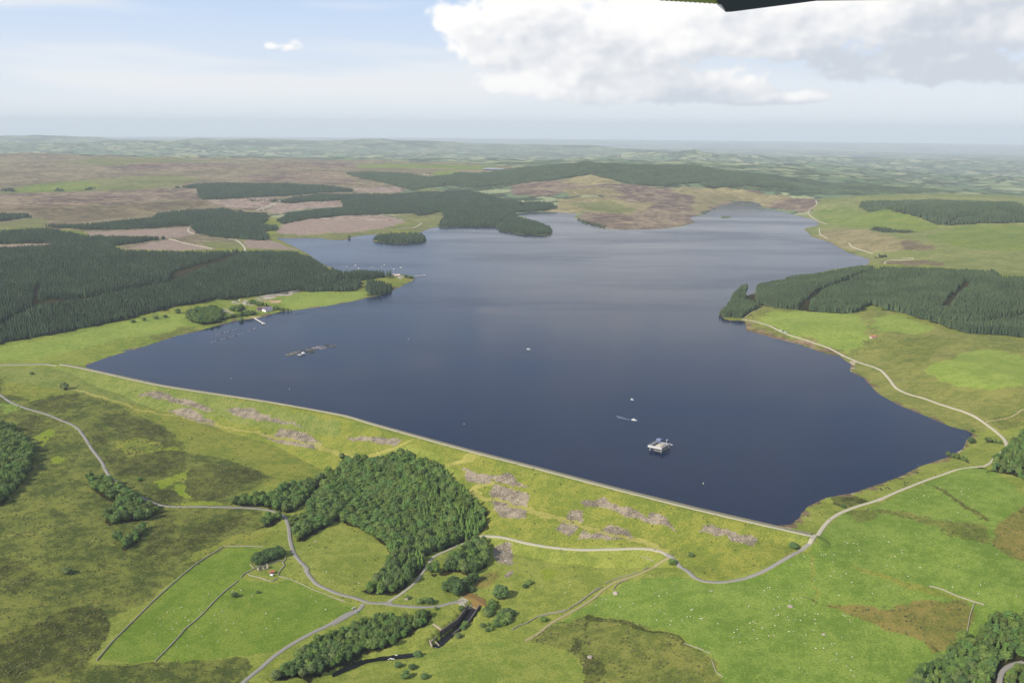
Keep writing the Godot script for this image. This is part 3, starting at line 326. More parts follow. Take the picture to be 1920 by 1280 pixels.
var flocks := [
	["", [-242.6, -792.9, -235.2, -793.1, -242.6, -789.8, -241.3, -789.2, -223.5, -784.5, -238, -774.1, -222.8, -770, -204.2, -754.9, -192.2, -748.5, -177.6, -748.5, -234.2, -740.5, -226.4, -737.6, -229.4, -727.8, -198.7, -733.9, -216.6, -726.2, -172.9, -787.3, -167, -778.8, -156.3, -765.9, -198.5, -867.9, -212.2, -871.4, -183.5, -840.8, -177.5, -826.5, -167.9, -832.1, -161.7, -813.7, -135.5, -813.7]],
	["", [-276.9, -761.5, -278, -760.2, -281.5, -755.2, -283.8, -731.8, -260.9, -758.3, -258, -753.8, -267.6, -753.6, -268.7, -745.5, -264.1, -740.4, -272.8, -735.9, -274.6, -730.3, -272.5, -726.4, -255.3, -730.8, -245.6, -749.5, -242, -742.3, -245.1, -738, -229.1, -727.5, -216.6, -726.1, -283.8, -717.7, -286.3, -707, -261.2, -700.9, -253.2, -702.6, -246.1, -717.4, -231.6, -711.4, -240.8, -755.7, -223.4, -783.2, -235.4, -793.6, -204.2, -755.2, -156.5, -766.1, -285.9, -752.9, -263.7, -779.5, -260.8, -784.9, -287.7, -741]],
	["", [123.3, -770.4, 129.7, -773.6, 132.7, -766.2, 125.6, -763.5, 141.7, -770.7, 103.3, -758.7, 116.6, -748.3, 120.2, -751.6, 92.8, -757.8, 92, -755.8, 88, -745.3, 78.6, -773.3, 82.2, -772.7, 72.9, -764.1, 122.6, -738, 125.5, -733.6, 118.1, -724.1, 129.3, -721.3, 127.5, -715.6, 137.8, -721.3, 147.3, -734.8, 148.6, -735.8, 142.6, -725.6, 152.1, -721.5, 154.2, -721.4, 167.4, -761.5, 169.6, -761, 169.4, -753.6, 164.7, -712.2, 124.5, -805.4]],
	["", [167, -761.1, 169.1, -760.7, 211.8, -756.2, 215.6, -760.6, 217.3, -760.4, 211.2, -750.6, 219.9, -744.6, 233.5, -758.7, 231.1, -740.4, 228.3, -738.2, 234.5, -739.8, 238.7, -740.9, 236.2, -734, 245.4, -730.3, 206.6, -736.5, 217.8, -731, 212.6, -727.4, 212.1, -726.9, 193.9, -734.2, 211.8, -717.6, 213.8, -718.1, 219.8, -714.3, 220, -710, 224.7, -709.3, 228.5, -708.1, 234, -715.3, 242, -716.2, 244, -714.9, 239.6, -707.9, 238, -701.2, 207.1, -703.1, 196.9, -700.9, 192.4, -711, 189.3, -709.4, 193.1, -708.1, 189.5, -698.7, 177.4, -701.1, 174, -697, 177.2, -692.7, 171.7, -689.3, 175.6, -682.6, 189.3, -686.3, 198.7, -688.8, 202.8, -689.1, 215.3, -692.8, 218.5, -692.2, 226.5, -686.7, 233.4, -691.8, 222.5, -675.2, 228.1, -667.2, 233.8, -666.4, 241.2, -671.2, 243.2, -671.2, 240.6, -657.4, 233, -648.9, 238.4, -650.8, 242.9, -642, 244, -636.5, 244, -630, 250.3, -652.7, 209.7, -643.7, 211.4, -636.1, 262.8, -711.3, 263.5, -709.1, 264.9, -702.8, 264.6, -699.6, 147.4, -734.9, 153.1, -721.2, 164.7, -712.1, 145.4, -725.7, 251.2, -679.3, 268, -738.8, 295.2, -738.4, 242.3, -788.3, 256.6, -798.6, 260.5, -788, 272.1, -800.6, 273.6, -798.9, 275.6, -800.3, 283.2, -799.8, 278.9, -789.3, 275.7, -775.5, 270.5, -768.4, 279, -767, 284.1, -770.4, 283.9, -755.9, 255.5, -764.3, 243.7, -757.4, 322.7, -782.5, 327.3, -779.4, 310.7, -749.3, 312.7, -748.8, 348.2, -775, 333.3, -762.6, 298.9, -805, 308.2, -809.4, 308.3, -823.5, 311.2, -822.9, 322.9, -836.6, 340.4, -837.3, 340.1, -825.7, 332.1, -797.5, 335.1, -797.3, 344.3, -807.5, 301.1, -824.5, 302.4, -822.8, 343.3, -802.7, 360.4, -740.2, 379.5, -772.6, 382.2, -738.3, 386.3, -740.9, 374.7, -725.5, 399.5, -715.3, 387.1, -708.4, 419.3, -789, 278.6, -878.8, 280.6, -878.7, 283.4, -871.9, 292, -889.6, 454.1, -935.1, 449.7, -927.2, 459.4, -933.2, 447, -919.2, 449.3, -940.3, 415.5, -922.9, 412.7, -926.8, 436.6, -945.7, 403.5, -921.3, 399.4, -919.7, 423.7, -875.7, 428.1, -866.8, 409.2, -859.6, 450, -912.5, 444.8, -1009.2, 448.9, -1030.9]],
	["", [31.1, -935.2, 43.6, -938.3, 11.6, -993.5, 28.4, -807.6, 48.2, -791.2, 52.9, -812.4, 53.6, -806.3, 50.6, -865.3]],
]
var cattle := pts([379.5, -953.7, 379.1, -950.2, 385.1, -954.2, 387.9, -956.8, 398.8, -978.4, 411.1, -971.9, 407.8, -962.7, 414.5, -971.1, 388.1, -952.6, 411.9, -968.4])
var boulder_spots := [
	[[226, -729.4], 2.2, "pale grey boulder in the sheep pasture"],
	[[90.9, -780.7], 2.6, "grey boulder beside the fence corner of the pasture"],
	[[-90.2, -790], 2, "white rocks beside the dead-end lane"],
	[[239.4, -684.8], 1.4, "small pale boulder in the lower pasture"],
	[[61.4, -681.7], 2, "pale boulder in the brown moor"],
	[[-190.6, -897.3], 1.2, "boulder in the round grass field"],
	[[304.6, -626.9], 1.5, "boulder"],
]


# ---------------------------------------------------------------- scene

func _ready() -> void:
	rng.seed = 20071
	# camera
	var cam := Camera3D.new()
	cam.name = "camera"
	cam.fov = 38.28
	cam.near = 0.3
	cam.far = 150000.0
	cam.position = Vector3(0, EYE, 0)
	cam.basis = Basis(Vector3.RIGHT, deg_to_rad(-12.3)) * Basis(Vector3.BACK, deg_to_rad(0.45))
	add_child(cam)
	# sky, air, exposure
	var env := Environment.new()
	env.background_mode = Environment.BG_SKY
	env.sky = Sky.new()
	var sm := PanoramaSkyMaterial.new()
	sm.panorama = ImageTexture.create_from_image(sky_image())
	env.sky.sky_material = sm
	env.background_energy_multiplier = 0.74
	env.tonemap_mode = Environment.TONE_MAPPER_LINEAR
	env.tonemap_exposure = 1.37
	env.fog_enabled = true
	env.fog_density = 0.00004
	env.fog_light_color = Color(0.90, 0.955, 1.0)
	env.sdfgi_enabled = true
	env.ssao_enabled = true
	env.ssil_enabled = true
	var we := WorldEnvironment.new()
	we.name = "world_environment"
	we.environment = env
	add_child(we)
	# sun: over the viewer's left shoulder
	var sun := DirectionalLight3D.new()
	sun.name = "sun"
	sun.light_energy = 1.6
	sun.light_color = Color(1.0, 0.96, 0.89)
	sun.light_angular_distance = 0.5
	sun.shadow_enabled = true
	sun.basis = Basis.looking_at(Vector3(0.8, -0.68, -0.6).normalized())
	add_child(sun)
	var t0 := Time.get_ticks_msec()
	make_heights()
	build_ground()
	print("ground ", Time.get_ticks_msec() - t0)
	build_water()
	build_dam()
	build_roads()
	build_outlet()
	build_walls()
	print("structures ", Time.get_ticks_msec() - t0)
	build_forests()
	print("forests ", Time.get_ticks_msec() - t0)
	build_woods()
	print("woods ", Time.get_ticks_msec() - t0)
	build_lake_things()
	build_buildings()
	build_animals()
	build_wing()
	print("all ", Time.get_ticks_msec() - t0)


# ---------------------------------------------------------------- naming helpers

func numbered(called: String) -> String:
	var n: int = used.get(called, 0)
	used[called] = n + 1
	return called if n == 0 else "%s_%03d" % [called, n]


func tag(o: Node, label: String, category: String, group := "") -> void:
	o.set_meta("label", label)
	o.set_meta("category", category)
	if group:
		o.set_meta("group", group)


func thing(called: String, label: String, category: String, at := Vector3.ZERO, turn := 0.0, group := "") -> Node3D:
	var o := Node3D.new()
	o.name = numbered(called)
	add_child(o, true)
	o.position = at
	o.rotation.y = turn
	tag(o, label, category, group)
	return o


func put(called: String, mesh: Mesh, material: Material, parent: Node = null) -> MeshInstance3D:
	var o := MeshInstance3D.new()
	o.mesh = mesh
	o.material_override = material
	o.name = called if parent else numbered(called)
	(parent if parent else self).add_child(o, true)
	return o


func copy_thing(src: Node3D, called: String, label: String, at: Vector3, turn: float, size := Vector3.ONE) -> Node3D:
	var o: Node3D = src.duplicate()
	o.name = numbered(called)
	add_child(o, true)
	o.position = at
	o.rotation = Vector3(0, turn, 0)
	o.scale = size
	o.set_meta("label", label)
	return o


func paint(r: float, g: float, b: float, rough := 0.9, metal := 0.0) -> StandardMaterial3D:
	var key := "%s %s %s %s %s" % [r, g, b, rough, metal]
	if not mats.has(key):
		var m := StandardMaterial3D.new()
		m.albedo_color = Color(r, g, b).linear_to_srgb()
		m.roughness = rough
		m.metallic = metal
		m.metallic_specular = 0.3
		mats[key] = m
	return mats[key]


func grainy(key: String, dark: Color, light: Color, size: float, rough := 0.95) -> StandardMaterial3D:
	if not mats.has(key):
		var n := FastNoiseLite.new()
		n.seed = key.hash() % 1000
		n.frequency = 0.03
		n.fractal_octaves = 5
		var im := n.get_image(256, 256, false, false, true)
		var d := im.get_data()
		var o := PackedByteArray()
		o.resize(256 * 256 * 3)
		for i in 256 * 256:
			var c := dark.lerp(light, d[i] / 255.0)
			o[i * 3] = c.r8
			o[i * 3 + 1] = c.g8
			o[i * 3 + 2] = c.b8
		var m := StandardMaterial3D.new()
		m.albedo_texture = ImageTexture.create_from_image(Image.create_from_data(256, 256, false, Image.FORMAT_RGB8, o))
		m.uv1_triplanar = true
		m.uv1_world_triplanar = true
		m.uv1_scale = Vector3.ONE / size
		m.roughness = rough
		m.metallic_specular = 0.25
		mats[key] = m
	return mats[key]


# ---------------------------------------------------------------- shapes

func begin() -> SurfaceTool:
	var st := SurfaceTool.new()
	st.begin(Mesh.PRIMITIVE_TRIANGLES)
	st.set_smooth_group(-1)
	return st


func done(st: SurfaceTool) -> ArrayMesh:
	st.generate_normals()
	return st.commit()


func quad(st: SurfaceTool, a: Vector3, b: Vector3, c: Vector3, d: Vector3) -> void:
	for v in [a, b, c, a, c, d]:
		st.add_vertex(v)


func tri(st: SurfaceTool, a: Vector3, b: Vector3, c: Vector3) -> void:
	st.add_vertex(a)
	st.add_vertex(b)
	st.add_vertex(c)


# a box with its base centre at p; top may be smaller than the base
func box(st: SurfaceTool, p: Vector3, s: Vector3, turn := 0.0, taper := 1.0) -> void:
	var b := Basis(Vector3.UP, turn)
	var v := []
	for k in 2:
		var f := 1.0 if k == 0 else taper
		for c in [[-1, -1], [1, -1], [1, 1], [-1, 1]]:
			v.append(p + b * Vector3(c[0] * s.x * 0.5 * f, k * s.y, c[1] * s.z * 0.5 * f))
	quad(st, v[4], v[5], v[6], v[7])
	quad(st, v[3], v[2], v[1], v[0])
	for i in 4:
		var j := (i + 1) % 4
		quad(st, v[i], v[j], v[j + 4], v[i + 4])


# a prism roof: ridge along x, base at p
func gable(st: SurfaceTool, p: Vector3, s: Vector3, turn := 0.0, hip := 0.0) -> void:
	var b := Basis(Vector3.UP, turn)
	var a0 := p + b * Vector3(-s.x / 2, 0, -s.z / 2)
	var a1 := p + b * Vector3(s.x / 2, 0, -s.z / 2)
	var a2 := p + b * Vector3(s.x / 2, 0, s.z / 2)
	var a3 := p + b * Vector3(-s.x / 2, 0, s.z / 2)
	var r0 := p + b * Vector3(-s.x / 2 + hip, s.y, 0)
	var r1 := p + b * Vector3(s.x / 2 - hip, s.y, 0)
	quad(st, a1, r1, r0, a0)
	quad(st, a3, r0, r1, a2)
	tri(st, a0, r0, a3)
	tri(st, a2, r1, a1)
	quad(st, a0, a3, a2, a1)


# a tube through points
func tube(st: SurfaceTool, line: PackedVector3Array, r: float, n := 6, r_end := -1.0) -> void:
	if r_end < 0.0:
		r_end = r
	var last := []
	for i in line.size():
		var d := (line[mini(i + 1, line.size() - 1)] - line[maxi(i - 1, 0)]).normalized()
		var side := d.cross(Vector3.UP)
		if side.length() < 0.05:
			side = Vector3.RIGHT
		side = side.normalized()
		var up := side.cross(d)
		var rr := lerpf(r, r_end, float(i) / maxf(1.0, line.size() - 1.0))
		var ring := []
		for k in n:
			var a := TAU * k / n
			ring.append(line[i] + (side * cos(a) + up * sin(a)) * rr)
		if i > 0:
			for k in n:
				var q := (k + 1) % n
				quad(st, last[k], last[q], ring[q], ring[k])
		else:
			for k in range(1, n - 1):
				tri(st, ring[0], ring[k], ring[k + 1])
		last = ring
	for k in range(1, n - 1):
		tri(st, last[0], last[k + 1], last[k])


# an uneven ball
func lump(st: SurfaceTool, c: Vector3, r: Vector3, uneven := 0.2, rings := 4, n := 7) -> void:
	var grid := []
	for i in rings + 1:
		var a := PI * i / rings
		var row := []
		for k in n:
			var t := TAU * (k + 0.5 * (i % 2)) / n
			var f := 1.0 + rng.randf_range(-uneven, uneven)
			row.append(c + Vector3(cos(t) * sin(a), cos(a), sin(t) * sin(a)) * r * f)
		if i == 0 or i == rings:
			for k in n:
				row[k] = c + Vector3(0, cos(a) * r.y, 0)
		grid.append(row)
	for i in rings:
		for k in n:
			var q := (k + 1) % n
			tri(st, grid[i][k], grid[i + 1][q], grid[i][q])
			tri(st, grid[i][k], grid[i + 1][k], grid[i + 1][q])


func resampled(p: PackedVector2Array, step: float) -> PackedVector2Array:
	var c := Curve2D.new()
	for i in p.size():
		var t := (p[mini(i + 1, p.size() - 1)] - p[maxi(i - 1, 0)])
		var before := p[i].distance_to(p[maxi(i - 1, 0)])
		var after := p[i].distance_to(p[mini(i + 1, p.size() - 1)])
		t = t.normalized()
		c.add_point(p[i], -t * before / 3.0, t * after / 3.0)
	c.bake_interval = step
	return c.get_baked_points()


# ---------------------------------------------------------------- the lie of the land

var fine: PackedFloat32Array      # 40 m grid of natural heights
var wide: PackedFloat32Array      # 400 m grid of natural heights
var lake_grid: PackedFloat32Array # 10 m grid round the lake
var lake_dist: PackedFloat32Array # metres to the shore, same grid
const FX := -3600.0
const FZ := -8000.0
const FW := 181
const FH := 196
const WX := -40000.0
const WZ := -64000.0
const WW := 201
const WH := 166
const LX := -1400.0
const LZ := -5800.0
const LW := 361
const LH := 536
var hummock := FastNoiseLite.new()
var seg_a := PackedVector2Array()
var seg_b := PackedVector2Array()
var river_line := PackedVector2Array()


func natural(x: float, z: float) -> float:
	var num := 0.0
	var den := 0.0
	var i := 0
	var n := ctrl_x.size()
	while i < n:
		var dx := x - ctrl_x[i]
		var dz := z - ctrl_z[i]
		var q := dx * dx + dz * dz + ctrl_s[i]
		var w := 1.0 / (q * sqrt(q))
		num += w * ctrl_h[i]
		den += w
		i += 1
	var h := num / den
	i = 0
	while i < hills.size():
		var ax: float = (x - hills[i]) / hills[i + 2]
		var az: float = (z - hills[i + 1]) / hills[i + 3]
		var e := ax * ax + az * az
		if e < 8.0:
			h += maxf(hills[i + 4] - h, 0.0) * exp(-e)
		i += 5
	return h


var ctrl_x := PackedFloat32Array()
var ctrl_z := PackedFloat32Array()
var ctrl_h := PackedFloat32Array()
var ctrl_s := PackedFloat32Array()


func make_heights() -> void:
	hummock.seed = 5
	hummock.frequency = 1.0 / 70.0
	hummock.fractal_octaves = 3
	for i in range(0, spot_heights.size(), 3):
		ctrl_x.append(spot_heights[i])
		ctrl_z.append(spot_heights[i + 1])
		ctrl_h.append(spot_heights[i + 2])
		ctrl_s.append(pow(0.035 * Vector2(spot_heights[i], spot_heights[i + 1]).length(), 2))
	fine.resize(FW * FH)
	for j in FH:
		for i in FW:
			fine[j * FW + i] = natural(FX + i * 40.0, FZ + j * 40.0)
	wide.resize(WW * WH)
	for j in WH:
		for i in WW:
			wide[j * WW + i] = natural(WX + i * 400.0, WZ + j * 400.0)
	make_lake_grid()


func smooth_height(x: float, z: float) -> float:
	var g := fine
	var w := FW
	var u := (x - FX) / 40.0
	var v := (z - FZ) / 40.0
	if u < 0 or v < 0 or u >= FW - 1 or v >= FH - 1:
		g = wide
		w = WW
		u = clampf((x - WX) / 400.0, 0.0, WW - 1.01)
		v = clampf((z - WZ) / 400.0, 0.0, WH - 1.01)
	var i := int(u)
	var j := int(v)
	u -= i
	v -= j
	var k := j * w + i
	return lerpf(lerpf(g[k], g[k + 1], u), lerpf(g[k + w], g[k + w + 1], u), v)


func raster(poly: PackedVector2Array, x0: float, z0: float, step: float, w: int, h: int, into: Image, value: int) -> void:
	var c := Color8(value, value, value)
	var n := poly.size()
	var zmin := INF
	var zmax := -INF
	for p in poly:
		zmin = minf(zmin, p.y)
		zmax = maxf(zmax, p.y)
	for j in range(maxi(0, int((zmin - z0) / step)), mini(h, int((zmax - z0) / step) + 1)):
		var z := z0 + (j + 0.5) * step
		var cross := PackedFloat32Array()
		for i in n:
			var a := poly[i]
			var b := poly[(i + 1) % n]
			if (a.y > z) != (b.y > z):
				cross.append(a.x + (b.x - a.x) * (z - a.y) / (b.y - a.y))
		cross.sort()
		for k in range(0, cross.size() - 1, 2):
			var i0 := clampi(int(round((cross[k] - x0) / step)), 0, w)
			var i1 := clampi(int(round((cross[k + 1] - x0) / step)), 0, w)
			if i1 > i0:
				into.fill_rect(Rect2i(i0, j, i1 - i0, 1), c)


func make_lake_grid() -> void:
	var dist := PackedFloat32Array()
	dist.resize(LW * LH)
	dist.fill(400.0)
	var lines := [shore_line, isle_outline + PackedVector2Array([isle_outline[0]])]
	for line: PackedVector2Array in lines:
		for s in line.size() - 1:
			var a := line[s]
			var b := line[s + 1]
			var ab := b - a
			var len2 := maxf(ab.length_squared(), 0.01)
			var reach := 70.0 + 0.055 * a.length()
			var i0 := clampi(int((minf(a.x, b.x) - reach - LX) / 10.0), 0, LW - 1)
			var i1 := clampi(int((maxf(a.x, b.x) + reach - LX) / 10.0), 0, LW - 1)
			var j0 := clampi(int((minf(a.y, b.y) - reach - LZ) / 10.0), 0, LH - 1)
			var j1 := clampi(int((maxf(a.y, b.y) + reach - LZ) / 10.0), 0, LH - 1)
			for j in range(j0, j1 + 1):
				for i in range(i0, i1 + 1):
					var px := LX + i * 10.0 - a.x
					var pz := LZ + j * 10.0 - a.y
					var t := clampf((px * ab.x + pz * ab.y) / len2, 0.0, 1.0)
					px -= ab.x * t
					pz -= ab.y * t
					var d := px * px + pz * pz
					var k := j * LW + i
					if d < dist[k] * dist[k]:
						dist[k] = sqrt(d)
	lake_dist = dist
	var mask := Image.create(LW, LH, false, Image.FORMAT_L8)
	raster(lake_outline, LX - 5, LZ - 5, 10.0, LW, LH, mask, 255)
	raster(isle_outline, LX - 5, LZ - 5, 10.0, LW, LH, mask, 100)
	var m := mask.get_data()
	lake_grid.resize(LW * LH)
	for j in LH:
		for i in LW:
			var k := j * LW + i
			var d := dist[k]
			var x := LX + i * 10.0
			var z := LZ + j * 10.0
			if m[k] == 255:
				lake_grid[k] = -minf(0.12 * d + 0.0, 14.0)
			else:
				var r := 60.0 + 0.05 * sqrt(x * x + z * z)
				var t := clampf(d / r, 0.0, 1.0)
				t = t * t * (3.0 - 2.0 * t)
				if m[k] == 100:
					t = 0.0
				lake_grid[k] = lerpf(minf(0.07 * d, 3.0 + 0.02 * d), smooth_height(x, z), t)


func river_depth(x: float, z: float) -> float:
	if x < -220 or x > 0 or z < -800 or z > -560 or river_line.is_empty():
		return 0.0
	var p := Vector2(x, z)
	var best := 1e9
	var at := 0.0
	for i in river_line.size() - 1:
		var q := Geometry2D.get_closest_point_to_segment(p, river_line[i], river_line[i + 1])
		var d := q.distance_squared_to(p)
		if d < best:
			best = d
			at = i
	var half := 5.5 if at < 3 else 4.0
	var deep := 5.0 if at < 3 else 2.6
	return deep * (1.0 - smoothstep(half, half + (2.0 if at < 3 else 5.0), sqrt(best)))


func ground_height(x: float, z: float) -> float:
	var h: float
	var u := (x - LX) / 10.0
	var v := (z - LZ) / 10.0
	var far := sqrt(x * x + z * z)
	if u >= 0 and v >= 0 and u < LW - 1 and v < LH - 1:
		var i := int(u)
		var j := int(v)
		u -= i
		v -= j
		var k := j * LW + i
		h = lerpf(lerpf(lake_grid[k], lake_grid[k + 1], u), lerpf(lake_grid[k + LW], lake_grid[k + LW + 1], u), v)
	else:
		h = smooth_height(x, z)
	var rough := clampf(absf(h) / 6.0, 0.0, 1.0) * clampf(far / 1400.0, 0.4, 3.0)
	if h < 0.0 and z < -1000.0:
		rough = 0.0
	h += hummock.get_noise_2d(x, z) * rough
	if far > 6500.0:
		h += hummock.get_noise_2d(x * 0.12, z * 0.12) * minf(40.0, (far - 6500.0) * 0.012) * clampf((h + 376.0) / 60.0, 0.0, 1.0)
		h -= pow(far - 6500.0, 2.0) / 11.0e6
	return h - river_depth(x, z)


func dam_profile(t: float) -> float:
	if t < 0.0:
		return 5.0
	if t < 46.0:
		return 5.0 - t / 2.1
	if t < 53.0:
		return 5.0 - 21.9 - (t - 46.0) * 0.05
	return 5.0 - 22.25 - (t - 53.0) / 2.2


func dam_height(x: float, z: float) -> float:
	if x < -860 or x > 450 or z < -1640 or z > -640:
		return -999.0
	var p := Vector2(x, z)
	var best := 1e9
	var side := 0.0
	for i in crest_line.size() - 1:
		var a := crest_line[i]
		var b := crest_line[i + 1]
		var d := Geometry2D.get_closest_point_to_segment(p, a, b).distance_squared_to(p)
		if d < best - 0.001:
			best = d
			side = (b - a).cross(p - a)
	var t := sqrt(best) - 5.5
	if t > 160.0:
		return -999.0
	return dam_profile(t) if side < 0.0 else 5.0 - maxf(t, 0.0) / 1.7


func surface(x: float, z: float) -> float:
	return maxf(ground_height(x, z), dam_height(x, z))


func on_ground(p: Vector2, lift := 0.0) -> Vector3:
	return Vector3(p.x, surface(p.x, p.y) + lift, p.y)


# ---------------------------------------------------------------- ground cover

const COVER := {
	"GRASS": [[98, 110, 44], [122, 128, 58]],
	"PASTURE": [[86, 108, 40], [108, 125, 54]],
	"OLIVE": [[92, 104, 40], [118, 120, 52]],
	"OLIVE2": [[90, 104, 46], [112, 118, 60]],
	"MOOR": [[62, 72, 32], [104, 108, 50]],
	"DARKMOOR": [[52, 58, 26], [92, 96, 44]],
	"BROWNMOOR": [[80, 90, 38], [110, 112, 54]],
	"RUST": [[90, 94, 42], [116, 106, 56]],
	"KNOLL": [[92, 108, 42], [116, 124, 56]],
	"LIME": [[96, 115, 33], [116, 124, 44]],
	"SCREE": [[94, 87, 76], [136, 126, 109]],
	"BEACH": [[141, 127, 108], [166, 152, 132]],
	"HILL": [[92, 100, 46], [118, 118, 62]],
	"PASTURE2": [[104, 121, 50], [122, 135, 62]],
	"BANKSIDE": [[86, 74, 51], [132, 114, 91]],
	"LEFTFIELD": [[94, 110, 42], [120, 126, 56]],
	"GRAVEL": [[139, 131, 120], [162, 154, 142]],
	"SAND": [[157, 131, 104], [177, 152, 124]],
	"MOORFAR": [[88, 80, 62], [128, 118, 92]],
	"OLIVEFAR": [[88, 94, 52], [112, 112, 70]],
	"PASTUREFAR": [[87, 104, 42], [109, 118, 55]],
	"HEATHER": [[80, 66, 60], [130, 116, 94]],
	"HEATHERMIX": [[80, 70, 54], [112, 102, 76]],
	"CLEARCUT": [[96, 82, 72], [146, 130, 118]],
	"PALEMOOR": [[104, 98, 66], [136, 126, 90]],
	"RIGHTUP": [[94, 104, 54], [118, 120, 72]],
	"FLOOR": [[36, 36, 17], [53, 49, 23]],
	"FARM": [[90, 108, 78], [128, 134, 100]],  # light, greyed and low in contrast to stand in for distance haze
	"SEA": [[69, 85, 97], [76, 91, 104]],
	"BERM": [[126, 124, 62], [140, 136, 74]],
	"WOODFAR": [[44, 58, 40], [78, 92, 58]],
	"PASTURE3": [[84, 106, 34], [104, 120, 46]],
	"SHORE": [[84, 74, 52], [112, 98, 76]],
}


func noise_bytes(w: int, h: int, wave_px: float, octaves: int, sd: int) -> PackedByteArray:
	var n := FastNoiseLite.new()
	n.seed = sd
	n.noise_type = FastNoiseLite.TYPE_SIMPLEX_SMOOTH
	n.frequency = 1.0 / wave_px
	n.fractal_octaves = octaves
	n.fractal_gain = 0.6
	return n.get_image(w, h, false, false, true).get_data()


func cell_bytes(w: int, h: int, wave_px: float, edge: bool, sd: int) -> PackedByteArray:
	var n := FastNoiseLite.new()
	n.seed = sd
	n.noise_type = FastNoiseLite.TYPE_CELLULAR
	n.cellular_return_type = FastNoiseLite.RETURN_DISTANCE2_SUB if edge else FastNoiseLite.RETURN_CELL_VALUE
	n.frequency = 1.0 / wave_px
	n.fractal_type = FastNoiseLite.FRACTAL_NONE
	n.domain_warp_enabled = true
	n.domain_warp_amplitude = wave_px * 0.35
	n.domain_warp_frequency = 0.4 / wave_px
	return n.get_image(w, h, false, false, true).get_data()


func cover_map(x0: float, z0: float, x1: float, w: int, h: int, base: String, wave: float, warp: int, sd: int) -> ImageTexture:
	var step := (x1 - x0) / w
	var names := COVER.keys()
	var ids := {}
	for i in names.size():
		ids[names[i]] = i
	var im := Image.create(w, h, false, Image.FORMAT_L8)
	im.fill(Color8(ids[base], 0, 0))
	for a in cover_areas:
		raster(pts(a[1]), x0, z0, step, w, h, im, ids[a[0]])
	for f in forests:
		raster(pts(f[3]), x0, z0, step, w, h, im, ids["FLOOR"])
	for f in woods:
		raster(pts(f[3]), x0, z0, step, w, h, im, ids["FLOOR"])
	if step < 1.0:
		var berm := PackedVector2Array()
		var fr := along_crest(12.0)
		fr = fr.slice(9, fr.size() - 6)
		for f in fr:
			berm.append(f[0] + f[1] * 51.0)
		for k in range(fr.size() - 1, -1, -1):
			berm.append(fr[k][0] + fr[k][1] * (57.5 + 1.5 * sin(k * 0.7)))
		raster(berm, x0, z0, step, w, h, im, ids["BERM"])
	var cls := im.get_data()
	var lut := PackedByteArray()
	lut.resize(names.size() * 768)
	for i in names.size():
		var c: Array = COVER[names[i]]
		for v in 256:
			var t := smoothstep(0.32, 0.66, v / 255.0)
			for k in 3:
				lut[(i * 256 + v) * 3 + k] = int(lerpf(c[0][k], c[1][k], t))
	var broad := noise_bytes(w, h, wave / step, 6, sd)
	var wob := noise_bytes(w, h, 45.0 / step if step < 3.0 else 160.0 / step, 5, sd + 1)
	var wob2 := noise_bytes(w, h, 45.0 / step if step < 3.0 else 160.0 / step, 5, sd + 2)
	var middle := noise_bytes(w, h, (13.0 if step < 1.0 else 22.0 if step < 3.0 else 90.0) / step, 3, sd + 6)
	var tiny := noise_bytes(w, h, 3.0, 2, sd + 3)
	var fields := cell_bytes(w, h, 210.0 / step, false, sd + 4) if step > 4.0 else PackedByteArray()
	var hedges := cell_bytes(w, h, 210.0 / step, true, sd + 4) if step > 4.0 else PackedByteArray()
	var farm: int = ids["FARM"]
	var cut: int = ids["CLEARCUT"]
	var shore: int = ids["SHORE"]
	var out := PackedByteArray()
	out.resize(w * h * 3)
	var o := 0
	for j in h:
		for i in w:
			var k := j * w + i
			var ci := clampi(i + ((wob[k] - 128) * warp >> 8), 0, w - 1)
			var cj := clampi(j + ((wob2[k] - 128) * warp >> 8), 0, h - 1)
			var c := cls[cj * w + ci]
			var g := tiny[k]
			var v := (broad[k] * 6 + middle[k] * 6 + g * 4) >> 4
			var light := 218 + (g * 76 >> 8)
			if step < 3.0:
				var li := int((x0 + (ci + 0.5) * step - LX) / 10.0 + 0.5)
				var lj := int((z0 + (cj + 0.5) * step - LZ) / 10.0 + 0.5)
				if li >= 0 and lj >= 0 and li < LW and lj < LH:
					var lh := lake_grid[lj * LW + li]
					if lh > -1.2 and lh < 0.2 and lake_dist[lj * LW + li] < 6.0:
						c = shore
			if c == cut:
				v = clampi(70 + ((wob[k] * 6) & 63) * 2 + (g >> 3), 0, 255)
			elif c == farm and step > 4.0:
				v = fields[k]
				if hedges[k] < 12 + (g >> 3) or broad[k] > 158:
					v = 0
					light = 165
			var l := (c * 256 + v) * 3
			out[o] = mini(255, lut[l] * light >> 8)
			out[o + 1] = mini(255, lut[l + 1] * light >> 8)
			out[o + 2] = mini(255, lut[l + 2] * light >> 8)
			o += 3
	return ImageTexture.create_from_image(Image.create_from_data(w, h, false, Image.FORMAT_RGB8, out))


func cover_material(t: Texture2D) -> StandardMaterial3D:
	var m := StandardMaterial3D.new()
	m.albedo_texture = t
	m.texture_repeat = false
	m.roughness = 1.0
	m.metallic_specular = 0.15
	return m


